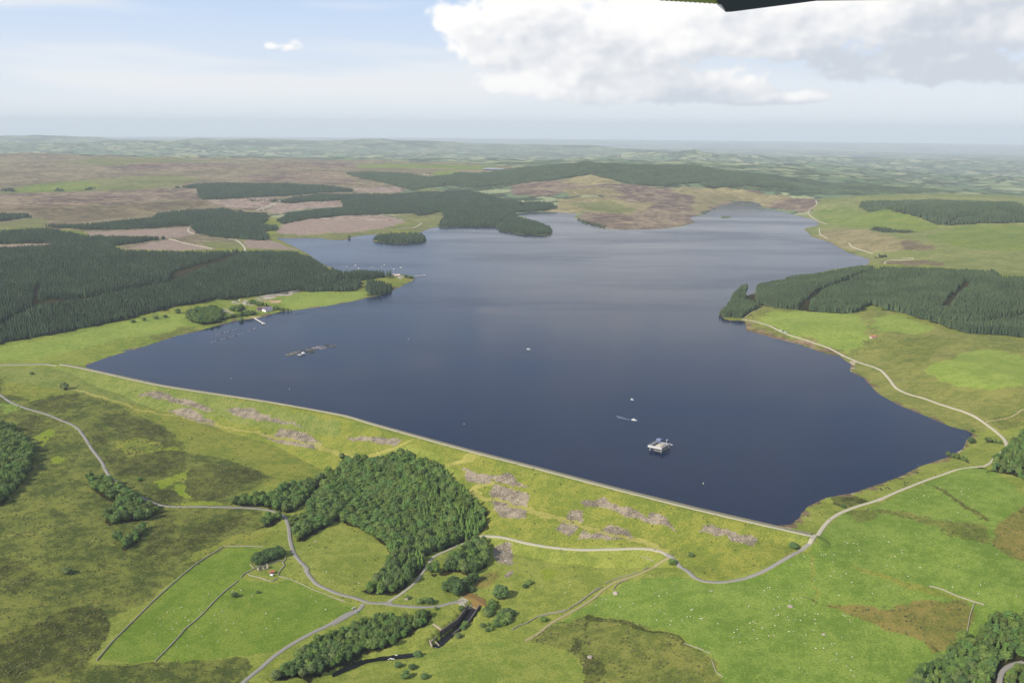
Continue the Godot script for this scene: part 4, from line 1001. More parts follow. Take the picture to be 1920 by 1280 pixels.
# a sheet of ground between x0..x1 and z0..z1, leaving out a hole, with an edge folded down
func sheet(into: ArrayMesh, x0: float, z0: float, x1: float, z1: float, step: float, hole: Rect2, map: Rect2, m: Material) -> void:
	var w := int(round((x1 - x0) / step)) + 1
	var h := int(round((z1 - z0) / step)) + 1
	var v := PackedVector3Array()
	var n := PackedVector3Array()
	var uv := PackedVector2Array()
	v.resize(w * h)
	n.resize(w * h)
	uv.resize(w * h)
	var skip := hole.grow(-step * 1.01) if hole.has_area() else Rect2(1e7, 1e7, 0, 0)
	var deep := hole.grow(-step * 3.0) if hole.has_area() else skip
	for j in h:
		for i in w:
			var x := x0 + i * step
			var z := z0 + j * step
			var y := 0.0
			if not deep.has_point(Vector2(x, z)):
				y = ground_height(x, z)
				if i == 0 or j == 0 or i == w - 1 or j == h - 1:
					y -= step * 0.4
				elif hole.has_point(Vector2(x, z)):
					y -= step * 0.15
			v[j * w + i] = Vector3(x, y, z)
			uv[j * w + i] = Vector2((x - map.position.x) / map.size.x, (z - map.position.y) / map.size.y)
	for j in h:
		for i in w:
			var a := v[j * w + maxi(i - 1, 0)]
			var b := v[j * w + mini(i + 1, w - 1)]
			var c := v[maxi(j - 1, 0) * w + i]
			var d := v[mini(j + 1, h - 1) * w + i]
			n[j * w + i] = (d - c).cross(b - a).normalized()
	var index := PackedInt32Array()
	for j in h - 1:
		for i in w - 1:
			if skip.has_point(Vector2(x0 + (i + 0.5) * step, z0 + (j + 0.5) * step)):
				continue
			var k := j * w + i
			index.append_array([k, k + 1, k + w + 1, k, k + w + 1, k + w])
	var arrays := []
	arrays.resize(Mesh.ARRAY_MAX)
	arrays[Mesh.ARRAY_VERTEX] = v
	arrays[Mesh.ARRAY_NORMAL] = n
	arrays[Mesh.ARRAY_TEX_UV] = uv
	arrays[Mesh.ARRAY_INDEX] = index
	into.add_surface_from_arrays(Mesh.PRIMITIVE_TRIANGLES, arrays)
	into.surface_set_material(into.get_surface_count() - 1, m)


const NEAR := Rect2(-900, -1560, 1650, 1002)
const MID := Rect2(-2000, -3760, 4000, 3200)
const FAR := Rect2(-8000, -16000, 16000, 12240)
const VAST := Rect2(-36000, -61000, 72000, 62600)
var near_material: StandardMaterial3D


func build_ground() -> void:
	for p in [[-31, -783.6], [-39.4, -758.5], [-52, -738], [-60, -722], [-72, -712], [-91.5, -707], [-111, -702], [-124, -692], [-138, -678], [-145, -667], [-152, -653], [-163, -631], [-172, -600]]:
		river_line.append(Vector2(p[0], p[1]))
	near_material = cover_material(cover_map(NEAR.position.x, NEAR.position.y, NEAR.end.x, 2048, 1244, "GRASS", 60.0, 15, 11))
	var mid := cover_material(cover_map(MID.position.x, MID.position.y, MID.end.x, 2000, 1600, "OLIVE", 120.0, 20, 12))
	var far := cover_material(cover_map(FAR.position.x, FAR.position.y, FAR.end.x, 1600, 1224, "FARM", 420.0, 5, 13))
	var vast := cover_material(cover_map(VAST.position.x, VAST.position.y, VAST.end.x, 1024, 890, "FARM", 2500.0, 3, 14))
	var g := ArrayMesh.new()
	sheet(g, NEAR.position.x, NEAR.position.y, NEAR.end.x, NEAR.end.y, 3.0, Rect2(), NEAR, near_material)
	sheet(g, MID.position.x, MID.position.y, MID.end.x, MID.end.y, 10.0, NEAR, MID, mid)
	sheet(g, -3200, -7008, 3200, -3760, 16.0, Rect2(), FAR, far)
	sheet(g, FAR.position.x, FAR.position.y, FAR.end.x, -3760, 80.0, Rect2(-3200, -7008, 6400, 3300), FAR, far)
	var around: StandardMaterial3D = mid.duplicate()
	around.texture_repeat = true
	sheet(g, -8000, -3760, 8000, 1600, 80.0, MID, MID, around)
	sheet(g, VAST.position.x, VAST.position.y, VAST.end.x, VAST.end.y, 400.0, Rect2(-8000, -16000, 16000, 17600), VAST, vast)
	var o := MeshInstance3D.new()
	o.mesh = g
	o.name = "ground"
	add_child(o)
	o.set_meta("kind", "structure")


func structure(called: String, mesh: Mesh, m: Material) -> MeshInstance3D:
	var o := put(called, mesh, m)
	o.set_meta("kind", "structure")
	return o


func flat_sheet(outline: PackedVector2Array, y: float) -> ArrayMesh:
	var st := SurfaceTool.new()
	st.begin(Mesh.PRIMITIVE_TRIANGLES)
	var idx := Geometry2D.triangulate_polygon(outline)
	for k in range(0, idx.size(), 3):
		var a := outline[idx[k]]
		var b := outline[idx[k + 1]]
		var c := outline[idx[k + 2]]
		if (b - a).cross(c - a) < 0:
			var t := b
			b = c
			c = t
		for p in [a, b, c]:
			st.set_normal(Vector3.UP)
			st.set_uv(p / 400.0)
			st.add_vertex(Vector3(p.x, y, p.y))
	return st.commit()


func water_material() -> StandardMaterial3D:
	if mats.has("water"):
		return mats["water"]
	var m := StandardMaterial3D.new()
	m.albedo_color = Color(0.004, 0.011, 0.034).linear_to_srgb()
	m.metallic_specular = 0.145
	# wind roughens the surface in long patches
	var n := FastNoiseLite.new()
	n.seed = 17
	n.frequency = 0.012
	n.fractal_octaves = 5
	n.domain_warp_enabled = true
	n.domain_warp_amplitude = 60.0
	var im := n.get_seamless_image(512, 512)
	im.adjust_bcs(0.7, 0.7, 1.0)
	m.roughness = 0.42
	m.roughness_texture = ImageTexture.create_from_image(im)
	m.roughness_texture_channel = BaseMaterial3D.TEXTURE_CHANNEL_RED
	m.uv1_scale = Vector3(0.06, 0.22, 1.0)
	mats["water"] = m
	return m


func build_water() -> void:
	var grown := Geometry2D.offset_polygon(lake_outline, 14.0, Geometry2D.JOIN_ROUND)
	var best: PackedVector2Array = grown[0]
	for g: PackedVector2Array in grown:
		if g.size() > best.size():
			best = g
	structure("lake", flat_sheet(best, 0.0), water_material())
	var pond := pts([-197, -6287.5, -182, -6486, -124, -6487, -47, -6297, -74, -6208, -140, -6191])
	var top := -99.0
	for p in pond:
		top = maxf(top, ground_height(p.x, p.y))
	structure("pond", flat_sheet(pond, top + 1.5), water_material())
	# two low islets at the far end
	for q in [[Vector2(1143, -4846), 34.0, "low rushy islet nearest the far tip of the reservoir"], [Vector2(890, -4124), 30.0, "bushy islet out in the narrow far arm of the reservoir"], [Vector2(1176, -4640), 40.0, "flat brown islet off the heather shore"]]:
		var st := begin()
		lump(st, Vector3(0, -1.0, 0), Vector3(q[1], 2.6, q[1] * 0.7), 0.15, 6, 14)
		var t := thing("islet", q[2], "islet", Vector3(q[0].x, 0, q[0].y), 0.4)
		put("mound", done(st), paint(0.14, 0.15, 0.06), t)
		st = begin()
		for i in 14:
			var a := rng.randf() * TAU
			var r: float = q[1] * 0.6 * sqrt(rng.randf())
			lump(st, Vector3(cos(a) * r, 2.0, sin(a) * r * 0.6), Vector3(4, 3, 4) * rng.randf_range(0.5, 1.1), 0.3, 4, 6)
		var sh := put("shrubs", done(st), paint(0.06, 0.09, 0.03), t)
		sh.set_meta("kind", "stuff")


# ---------------------------------------------------------------- sky

func sky_base(az: float, el: float) -> Color:
	var t := clampf(el / 9.0, 0.0, 1.0)
	var low := Color(0.86, 0.89, 0.90)
	var mid := Color(0.42, 0.62, 0.95)
	var c := low.lerp(mid, pow(t, 1.1))
	if el > 9.0:
		c = mid.lerp(Color(0.11, 0.23, 0.55), 1.0 - exp(-(el - 9.0) / 13.0))
	# brighter and whiter towards the sun
	var s := cos(deg_to_rad(az + 127.0)) * 0.5 + 0.5
	return c.lerp(Color(0.95, 0.97, 1.0), 0.25 * s * s * exp(-el / 25.0))


var puff := FastNoiseLite.new()
var streak := FastNoiseLite.new()
# cumulus in view: bearing, elevation, half width, half height in degrees
var cumulus := [
	1.2, 5.4, 5.6, 2.1, 0.94, 4.5, 3.4, 4.8, 1.6, 0.94, 9.0, 5.6, 7.5, 2.6, 0.94, 16.5, 5.4, 7.5, 2.2, 0.92, 24.5, 5.6, 7.0, 2.2, 0.9, 30.0, 5.0, 6.0, 2.0, 0.9,
	1.4, 2.3, 3.0, 1.0, 0.9, 5.0, 1.7, 3.2, 0.7, 0.85, 10.5, 2.2, 4.2, 1.2, 0.9, 13.4, 1.6, 2.1, 0.5, 0.85, 16.0, 1.7, 1.7, 0.45, 0.85, 22.5, 3.1, 5.4, 1.0, 0.85, 27.6, 2.6, 3.6, 0.7, 0.8,
	-1.8, 4.2, 2.1, 1.1, 0.85, -3.0, 5.6, 1.6, 0.8, 0.8, -12.0, 4.25, 0.55, 0.42, 0.56, -12.7, 4.1, 0.5, 0.26, 0.46, -13.4, 4.2, 0.4, 0.22, 0.5, 20.0, 0.45, 0.6, 0.25, 0.5, 9.0, 10.0, 15.0, 2.6, 0.9,
]


func cumulus_density(az: float, el: float) -> float:
	var left := 1.0
	var i := 0
	while i < cumulus.size():
		var x: float = (az - cumulus[i]) / cumulus[i + 2]
		var y: float = (el - cumulus[i + 1]) / cumulus[i + 3]
		if y < 0.0:
			y *= 1.25
		var r := x * x + y * y
		if r < 4.0:
			left *= 1.0 - cumulus[i + 4] * exp(-r * r * 1.1)
		i += 5
	return 1.0 - left


func sky_colour(az: float, el: float, in_view: bool) -> Color:
	var c := sky_base(az, el)
	# thin high streaks
	var s := streak.get_noise_2d(az * 1.1 + el * 2.0, el * 11.0)
	var thin := smoothstep(-0.15, 0.35, s) * smoothstep(0.4, 2.0, el) * 0.85 * (1.0 if az < 8.0 or el > 12.0 else 0.35)
	c = c.lerp(Color(0.90, 0.91, 0.93), thin)
	if in_view:
		var d0 := cumulus_density(az, el)
		if d0 > 0.03:
			var n := puff.get_noise_2d(az * 5.2, el * 8.4)
			var d := d0 + n * 0.62 + puff.get_noise_2d(az * 22.0, el * 30.0) * 0.22
			var a := smoothstep(0.34, 0.62, d)
			if a > 0.0:
				var d2 := cumulus_density(az - 0.9, el + 0.55) + puff.get_noise_2d((az - 0.42) * 5.2, (el + 0.26) * 8.4) * 0.62
				var billow := streak.get_noise_2d(az * 5.0 + 300.0, el * 9.0)
				var lit := clampf(0.50 + (d - d2) * 0.85 + 0.13 * (el - 2.7) - 0.030 * (az - 7.0) + billow * 0.8, 0.0, 1.0)
				c = c.lerp(Color(0.63, 0.67, 0.74).lerp(Color(1.05, 1.03, 1.01), lit), a * 0.97)
	if el > 7.5:
		var k := 3.0 / tan(deg_to_rad(el + 3.0))
		var px := sin(deg_to_rad(az)) * k
		var pz := -cos(deg_to_rad(az)) * k
		var n := puff.get_noise_2d(px * 14.0, pz * 14.0)
		var a := smoothstep(0.16, 0.40, n) * smoothstep(7.5, 13.0, el)
		if a > 0.0:
			var n2 := puff.get_noise_2d((px - 0.16) * 14.0, (pz - 0.04) * 14.0)
			c = c.lerp(Color(0.60, 0.64, 0.71).lerp(Color(1.05, 1.03, 1.0), clampf(0.6 + (n - n2) * 1.5, 0.0, 1.0)), a * 0.95)
	return c


func sky_image() -> Image:
	puff.seed = 31
	puff.frequency = 0.05
	puff.fractal_octaves = 6
	puff.fractal_gain = 0.48
	streak.seed = 8
	streak.frequency = 0.02
	streak.fractal_octaves = 4
	var im := Image.create(768, 384, false, Image.FORMAT_RGBF)
	for j in 384:
		var el := 90.0 - (j + 0.5) * 180.0 / 384.0
		for i in 768:
			var az := wrapf((i + 0.5) * 360.0 / 768.0, -180.0, 180.0)
			im.set_pixel(i, j, sky_colour(az, maxf(el, 0.0), absf(az) < 46.0 and el < 16.0) if el > -1.0 else Color(0.86, 0.89, 0.91))
	im.resize(4096, 2048, Image.INTERPOLATE_BILINEAR)
	for j in range(1024 - 150, 1024):
		var el := 90.0 - (j + 0.5) * 180.0 / 2048.0
		for i in range(-512, 512):
			var az := (i + 0.5) * 360.0 / 4096.0
			im.set_pixel(posmod(i, 4096), j, sky_colour(az, el, true))
	return im


# ---------------------------------------------------------------- dam, roads, outlet

func along_crest(step: float) -> Array:
	var line := PackedVector2Array()
	for i in crest_line.size() - 1:
		var n := maxi(1, int(round(crest_line[i].distance_to(crest_line[i + 1]) / step)))
		for k in n:
			line.append(crest_line[i].lerp(crest_line[i + 1], float(k) / n))
	line.append(crest_line[crest_line.size() - 1])
	var out := []
	for i in line.size():
		var t := (line[mini(i + 3, line.size() - 1)] - line[maxi(i - 3, 0)]).normalized()
		var n := Vector2(-t.y, t.x)   # points downstream when side < 0
		if t.cross(n) > 0:
			n = -n
		out.append([line[i], n])
	return out


func strip(frames: Array, us: Array, ys: Array, rough := 0.0) -> ArrayMesh:
	var st := SurfaceTool.new()
	st.begin(Mesh.PRIMITIVE_TRIANGLES)
	var w := us.size()
	for f in frames:
		for k in w:
			var p: Vector2 = f[0] + f[1] * us[k]
			var y: float = ys[k]
			if rough > 0.0:
				y += hummock.get_noise_2d(p.x * 4.0, p.y * 4.0) * rough
			st.set_uv(Vector2((p.x - NEAR.position.x) / NEAR.size.x, (p.y - NEAR.position.y) / NEAR.size.y))
			st.add_vertex(Vector3(p.x, y, p.y))
	for i in frames.size() - 1:
		for k in w - 1:
			var a := i * w + k
			for q in [a, a + 1, a + w + 1, a, a + w + 1, a + w]:
				st.add_index(q)
	st.generate_normals()
	var m := st.commit()
	# make sure that the strip faces upwards
	var nn: PackedVector3Array = m.surface_get_arrays(0)[Mesh.ARRAY_NORMAL]
	if nn[nn.size() / 2].y < 0:
		st = SurfaceTool.new()
		st.create_from(m, 0)
		var arr := m.surface_get_arrays(0)
		var idx: PackedInt32Array = arr[Mesh.ARRAY_INDEX]
		for q in range(0, idx.size(), 3):
			var t := idx[q + 1]
			idx[q + 1] = idx[q + 2]
			idx[q + 2] = t
		for q in nn.size():
			nn[q] = -nn[q]
		arr[Mesh.ARRAY_INDEX] = idx
		arr[Mesh.ARRAY_NORMAL] = nn
		m = ArrayMesh.new()
		m.add_surface_from_arrays(Mesh.PRIMITIVE_TRIANGLES, arr)
	return m


func build_dam() -> void:
	var dam := thing("dam", "long grassed earth dam with a pale road along its crest, holding back the reservoir", "dam")
	var frames := along_crest(6.0)
	var us := [-42.0, -14.0, -6.0, 6.0]
	var ys := [-16.5, 0.0, 4.7, 4.9]
	us[2] = -5.5
	ys[2] = 5.0
	us[3] = 5.5
	ys[3] = 5.0
	var t := 3.0
	while t < 150.0:
		us.append(5.5 + t)
		ys.append(dam_profile(t))
		t += 5.0 if t > 60.0 else 4.3
	put("embankment", strip(frames, us, ys, 0.35), near_material, dam)
	# rounded ends where the bank meets the hillside
	for e in [0, frames.size() - 1]:
		var fan := []
		var p: Vector2 = frames[e][0]
		var n: Vector2 = frames[e][1]
		for k in 13:
			var a := PI * k / 12.0 * (1.0 if e == 0 else -1.0)
			fan.append([p, n.rotated(-a)])
		var mesh := strip(fan, us.slice(3), ys.slice(3), 0.2)
		put("abutment", mesh, near_material, dam)
	var stone := grainy("riprap", Color(0.27, 0.25, 0.21), Color(0.52, 0.50, 0.43), 14.0)
	put("rock_facing", strip(frames, [-15.5, -11.0, -6.4, -5.4], [-0.75, 1.9, 4.6, 5.08], 0.3), stone, dam)
	var st := begin()
	for i in frames.size() - 1:
		var a: Vector2 = frames[i][0] - frames[i][1] * 4.6
		var b: Vector2 = frames[i + 1][0] - frames[i + 1][1] * 4.6
		var a2: Vector2 = frames[i][0] - frames[i][1] * 4.1
		var b2: Vector2 = frames[i + 1][0] - frames[i + 1][1] * 4.1
		var y0 := Vector3(0, 4.8, 0)
		var y1 := Vector3(0, 6.0, 0)
		var q := [Vector3(a.x, 0, a.y), Vector3(b.x, 0, b.y), Vector3(b2.x, 0, b2.y), Vector3(a2.x, 0, a2.y)]
		quad(st, q[0] + y1, q[1] + y1, q[2] + y1, q[3] + y1)
		quad(st, q[0] + y0, q[1] + y0, q[1] + y1, q[0] + y1)
		quad(st, q[3] + y1, q[2] + y1, q[2] + y0, q[3] + y0)
	put("wave_wall", done(st), grainy("wave wall", Color(0.34, 0.33, 0.28), Color(0.46, 0.45, 0.39), 9.0), dam)
	# loose stones that lie on the bare screes
	var where: Array[Transform3D] = []
	var tint: Array[Color] = []
	for a in cover_areas:
		if a[0] != "SCREE":
			continue
		var poly := pts(a[1])
		var r := bounds(poly)
		for k in int(r.get_area() / 9.0):
			var p := Vector2(rng.randf_range(r.position.x, r.end.x), rng.randf_range(r.position.y, r.end.y))
			if Geometry2D.is_point_in_polygon(p, poly):
				var s := rng.randf_range(0.25, 0.6) * (2.2 if rng.randf() < 0.06 else 1.0)
				where.append(Transform3D(Basis(Vector3.UP, rng.randf() * TAU).scaled(Vector3(s, s * 0.7, s)), on_ground(p, 0.1)))
				var g := rng.randf_range(0.7, 1.2)
				tint.append(Color(g, g, g))
	st = begin()
	lump(st, Vector3.ZERO, Vector3.ONE, 0.3, 3, 5)
	var m := paint(0.30, 0.27, 0.24)
	var o := scatter("scree_stones", done(st), m, where, tint, dam)
	o.set_meta("kind", "stuff")


func bounds(poly: PackedVector2Array) -> Rect2:
	var r := Rect2(poly[0], Vector2.ZERO)
	for p in poly:
		r = r.expand(p)
	return r


func scatter(called: String, mesh: Mesh, m: StandardMaterial3D, where: Array[Transform3D], tint: Array[Color], parent: Node = null) -> MultiMeshInstance3D:
	var mm := MultiMesh.new()
	mm.transform_format = MultiMesh.TRANSFORM_3D
	mm.use_colors = true
	mm.mesh = mesh
	mm.instance_count = where.size()
	for i in where.size():
		mm.set_instance_transform(i, where[i])
		mm.set_instance_color(i, tint[i])
	var o := MultiMeshInstance3D.new()
	o.multimesh = mm
	var key := "tinted %d" % m.get_instance_id()
	if not mats.has(key):
		var c: StandardMaterial3D = m.duplicate()
		c.vertex_color_use_as_albedo = true
		mats[key] = c
	o.material_override = mats[key]
	o.name = called if parent else numbered(called)
	(parent if parent else self).add_child(o, true)
	o.set_meta("kind", "stuff")
	return o


func ribbon(line: PackedVector2Array, width: float, lift: float) -> ArrayMesh:
	var st := SurfaceTool.new()
	st.begin(Mesh.PRIMITIVE_TRIANGLES)
	var offs := [-0.5, -0.5, -0.22, 0.22, 0.5, 0.5]
	for i in line.size():
		var t := (line[mini(i + 1, line.size() - 1)] - line[maxi(i - 1, 0)]).normalized()
		var n := Vector2(-t.y, t.x)
		for k in 6:
			var p: Vector2 = line[i] + n * offs[k] * width * (1.0 + 0.08 * hummock.get_noise_2d(line[i].x * 9.0, line[i].y * 9.0))
			var y := surface(p.x, p.y) + (lift if k > 0 and k < 5 else -lift * 2.0 - 0.3)
			st.add_vertex(Vector3(p.x, y, p.y))
	for i in line.size() - 1:
		for k in 5:
			var a := i * 6 + k
			for q in [a, a + 7, a + 1, a, a + 6, a + 7]:
				st.add_index(q)
	st.generate_normals()
	return st.commit()


func build_roads() -> void:
	var look := {
		"grey": grainy("asphalt", Color(0.44, 0.43, 0.41), Color(0.54, 0.53, 0.50), 7.0),
		"pale": grainy("pale gravel", Color(0.52, 0.51, 0.45), Color(0.63, 0.61, 0.54), 7.0),
		"cream": grainy("cream gravel", Color(0.56, 0.54, 0.47), Color(0.69, 0.66, 0.58), 9.0),
		"sandy": grainy("sandy track", Color(0.46, 0.44, 0.29), Color(0.60, 0.56, 0.42), 5.0),
	}
	for r in road_lines:
		var p := pts(r[3])
		var far := p[0].length()
		var lift := 0.14 if far < 1500.0 else 0.35
		lift += 0.02 * road_lines.find(r)
		if far > 3000.0:
			lift = 0.8
		structure(r[0], ribbon(resampled(p, 3.0 if far < 1500.0 else 8.0), r[2], lift), look[r[1]])
	# turning place at the outlet works
	var apron := pts([-47.3, -790.2, -44.2, -796.4, -40.8, -797.5, -36.2, -793, -31.6, -786.6, -37.6, -779.5, -41.4, -779.5, -43.0, -782.9])
	var st := begin()
	var c := Vector2.ZERO
	for q in apron:
		c += q / apron.size()
	for i in apron.size():
		var a := apron[i]
		var b := apron[(i + 1) % apron.size()]
		var m1 := a.lerp(c, 0.5)
		var m2 := b.lerp(c, 0.5)
		quad(st, on_ground(a, 0.12), on_ground(b, 0.12), on_ground(m2, 0.2), on_ground(m1, 0.2))
		tri(st, on_ground(m1, 0.2), on_ground(m2, 0.2), on_ground(c, 0.25))
	structure("turning_place", done(st), look["pale"])


func build_outlet() -> void:
	# water in the stilling pool and the river below it
	var line := resampled(river_line, 3.0)
	var st := SurfaceTool.new()
	st.begin(Mesh.PRIMITIVE_TRIANGLES)
	var level := []
	for i in line.size():
		level.append(surface(line[i].x, line[i].y))
	for i in range(1, line.size()):
		level[i] = minf(level[i], level[i - 1])
	for i in line.size():
		var t := (line[mini(i + 1, line.size() - 1)] - line[maxi(i - 1, 0)]).normalized()
		var n := Vector2(-t.y, t.x)
		for k in [-1, 1]:
			st.set_normal(Vector3.UP)
			st.add_vertex(Vector3(line[i].x + n.x * k * (6.0 if i < 22 else 3.4), level[i] + 1.1, line[i].y + n.y * k * (6.0 if i < 22 else 3.4)))
	for i in line.size() - 1:
		for q in [i * 2, i * 2 + 3, i * 2 + 1, i * 2, i * 2 + 2, i * 2 + 3]:
			st.add_index(q)
	var river_material := paint(0.008, 0.009, 0.009, 0.25)
	river_material.metallic_specular = 0.18
	structure("river", st.commit(), river_material)
	# foam below the two weirs
	for w in [[Vector2(-63.5, -719.5), Vector2(-58.5, -724.0)], [Vector2(-94, -706), Vector2(-90, -703)], [Vector2(-89, -711), Vector2(-95, -704)]]:
		st = begin()
		for k in 6:
			var p: Vector2 = w[0].lerp(w[1], rng.randf())
			var y := -99.0
			for i in line.size():
				if line[i].distance_to(p) < 8.0:
					y = level[i] + 1.1
					break
			lump(st, Vector3(p.x + rng.randf_range(-0.8, 0.8), y, p.y + rng.randf_range(-0.8, 0.8)), Vector3(0.7, 0.25, 0.6), 0.3, 3, 6)
		var f := structure("white_water", done(st), paint(0.55, 0.57, 0.58, 0.6))
		f.set_meta("kind", "stuff")
	var works := thing("outlet_works", "concrete outlet works with headwall, rusty turfed roof and long channel walls below the dam", "outlet works")
	var grey := grainy("old concrete", Color(0.27, 0.25, 0.24), Color(0.42, 0.39, 0.37), 6.0)
	# channel walls either side of the pool
	for s in [-1, 1]:
		st = begin()
		var last := []
		for i in 13:
			var f := i / 12.0
			var p := river_line[0].lerp(river_line[1], f * 2.0) if f < 0.5 else river_line[1].lerp(river_line[2], f * 2.0 - 1.0)
			var d := (river_line[2] - river_line[0]).normalized()
			var n := Vector2(-d.y, d.x) * float(s)
			var top := surface((p + n * 9.5).x, (p + n * 9.5).y) + 0.5
			var now := []
			for o in [[5.0, -7.0], [5.0, 0.0], [5.9, 0.0], [5.9, -7.0]]:
				var q: Vector2 = p + n * o[0]
				now.append(Vector3(q.x, top + o[1], q.y))
			if i:
				for k in 3:
					quad(st, last[k], now[k], now[k + 1], last[k + 1])
			last = now
		put("channel_wall", done(st), grey, works)
	# headwall across the end with the valve house roof behind it
	var a := Vector2(-33.5, -787.0)
	var b := Vector2(-19.5, -774.5)
	var mid := (a + b) / 2.0
	var turn := -(b - a).angle()
	var top := surface(mid.x - 6, mid.y - 8) + 0.8
	st = begin()
	box(st, Vector3(mid.x, top - 8.0, mid.y), Vector3(a.distance_to(b), 8.2, 1.0), turn)
	put("headwall", done(st), grey, works)
	st = begin()
	for k in 3:
		var p := a.lerp(b, 0.45 + k * 0.16) + Vector2(-1.2, 2.4)
		box(st, Vector3(p.x, top - 8.0, p.y), Vector3(1.0, 6.4, 3.6), turn)
	put("pier", done(st), grey, works)
	st = begin()
	var deck := a.lerp(b, 0.62) + Vector2(-1.0, 2.0)
	box(st, Vector3(deck.x, top - 1.5, deck.y), Vector3(6.0, 0.5, 3.4), turn)
	put("valve_platform", done(st), grainy("pale concrete", Color(0.58, 0.54, 0.48), Color(0.72, 0.68, 0.62), 4.0), works)
	st = begin()
	var roof := pts([-42.5, -800, -38.5, -806.8, -21.5, -791.5, -20.5, -777.5, -32.5, -787.5])
	for i in roof.size():
		var p := roof[i]
		var q := roof[(i + 1) % roof.size()]
		var cc := Vector2(-31, -792)
		var y1 := surface(p.x, p.y) + 0.5
		var y2 := surface(q.x, q.y) + 0.5
		tri(st, Vector3(p.x, y1, p.y), Vector3(q.x, y2, q.y), Vector3(cc.x, maxf(top, surface(cc.x, cc.y)) + 1.2, cc.y))
		quad(st, Vector3(p.x, y1, p.y), Vector3(p.x, y1 - 4, p.y), Vector3(q.x, y2 - 4, q.y), Vector3(q.x, y2, q.y))
	put("roof", done(st), grainy("rusty turf", Color(0.34, 0.28, 0.15), Color(0.48, 0.39, 0.23), 6.0), works)
	st = begin()
	var rail := PackedVector3Array([Vector3(-43, surface(-43, -799) + 1.1, -799), Vector3(a.x, top + 1.1, a.y), Vector3(b.x, top + 1.1, b.y)])
	tube(st, rail, 0.12, 5)
	for i in 12:
		var p := rail[0].lerp(rail[1], i / 6.0) if i < 6 else rail[1].lerp(rail[2], (i - 6) / 5.0)
		tube(st, PackedVector3Array([p, p - Vector3(0, 1.2, 0)]), 0.08, 4)
	put("railing", done(st), paint(0.62, 0.52, 0.42), works)
	# stone abutment and sills lower down the channel
	var weir := thing("weir", "low stone weir with sloping sills where the outlet channel meets the river", "weir")
	for w in [[Vector2(-64, -751.5), Vector2(-56.5, -743), 1.6, "abutment"], [Vector2(-60.6, -736), Vector2(-63.8, -728.5), 0.9, "side_wall"], [Vector2(-65.5, -729.5), Vector2(-62.5, -719.8), 0.9, "sill"], [Vector2(-60.5, -731), Vector2(-57.0, -724.6), 0.7, "sill"]]:
		st = begin()
		var m: Vector2 = (w[0] + w[1]) / 2.0
		var y := surface(m.x, m.y)
		box(st, Vector3(m.x, y - 2.0, m.y), Vector3(w[0].distance_to(w[1]), 2.0 + (1.6 if y < -48.0 else 0.6), w[2]), -(w[1] - w[0]).angle())
		put(w[3], done(st), grainy("weir stone", Color(0.50, 0.46, 0.40), Color(0.70, 0.65, 0.58), 3.0), weir)


const WALL_LABELS := [
	"long straight dry stone wall between the bright sheep pasture and the dark moor", "low dry stone wall across the head of the sheep pasture beside the dark tree", "dry stone wall dividing the two bright sheep pastures", "curved stone wall joining the dividing wall to the ruined farm",
	"short stub of stone wall behind the ruined cottage", "stone wall closing the front of the ruined farmyard", "stone wall along the lane side of the ruined farmyard", "curved stone wall round the dark trees behind the ruin", "broken tumbled stone wall between the ruin's pasture and the lane",
	"straight stone wall beside the lower stretch of the sandy track", "stone wall along the bend of the sandy track", "short stone wall where the sandy track crosses a gap", "curved end of stone wall beside the grey boulder and track", "long winding stone wall running down from the sandy track to the stream",
	"pale stone wall with two gateposts leading to the wood beside the bend of road", "stone wall at the edge of the rust-brown bracken beside the wood", "low ruined sheepfold wall on the slope above the sandy track", "tumbled line of wall stones on the upper edge of the brown moor", "tumbled line of wall stones at the lower corner of the brown moor",
]


func build_walls() -> void:
	var stone := grainy("dry stone", Color(0.42, 0.40, 0.34), Color(0.68, 0.66, 0.58), 3.0)
	for i in wall_lines.size():
		var line := resampled(pts(wall_lines[i][1]), 1.6)
		var broken := i in [8, 16, 17, 18]
		var st := begin()
		for k in line.size() - 1:
			var a := line[k]
			var b := line[k + 1]
			var m := (a + b) / 2.0
			var h := rng.randf_range(0.8, 1.1) if not broken else rng.randf_range(0.15, 0.8)
			box(st, on_ground(m, -0.3), Vector3(a.distance_to(b) + 0.25, h + 0.3, rng.randf_range(0.6, 0.8)), -(b - a).angle() + rng.randf_range(-0.05, 0.05), 0.8)
		var o := put("stone_wall", done(st), stone)
		tag(o, WALL_LABELS[i], "stone wall", "dry stone walls of the farm")
		o.set_meta("kind", "thing")


# ---------------------------------------------------------------- trees

func conifer_mesh(sd: int, tiers: int, wide_at: float) -> Array:
	rng.seed = sd
	var trunk := begin()
	tube(trunk, PackedVector3Array([Vector3.ZERO, Vector3(0, 0.9, 0)]), 0.022, 5, 0.006)
	var st := begin()
	for k in tiers:
		var f := float(k) / tiers
		var y := 0.10 + 0.86 * f
		var r := wide_at * pow(1.0 - f, 0.62) * rng.randf_range(0.85, 1.1)
		var tip := Vector3(rng.randf_range(-0.01, 0.01), minf(1.0, y + 1.75 * 0.86 / tiers), rng.randf_range(-0.01, 0.01))
		if k == tiers - 1:
			tip.y = 1.0
		var n := 9
		var rim := []
		var spin := rng.randf() * TAU
		for i in n:
			var a := spin + TAU * i / n + rng.randf_range(-0.2, 0.2)
			var rr := r * (1.0 if i % 2 == 0 else 0.68) * rng.randf_range(0.8, 1.15)
			rim.append(Vector3(cos(a) * rr, y + rng.randf_range(-0.05, 0.03), sin(a) * rr))
		for i in n:
			tri(st, tip, rim[i], rim[(i + 1) % n])
	return [done(trunk), done(st)]


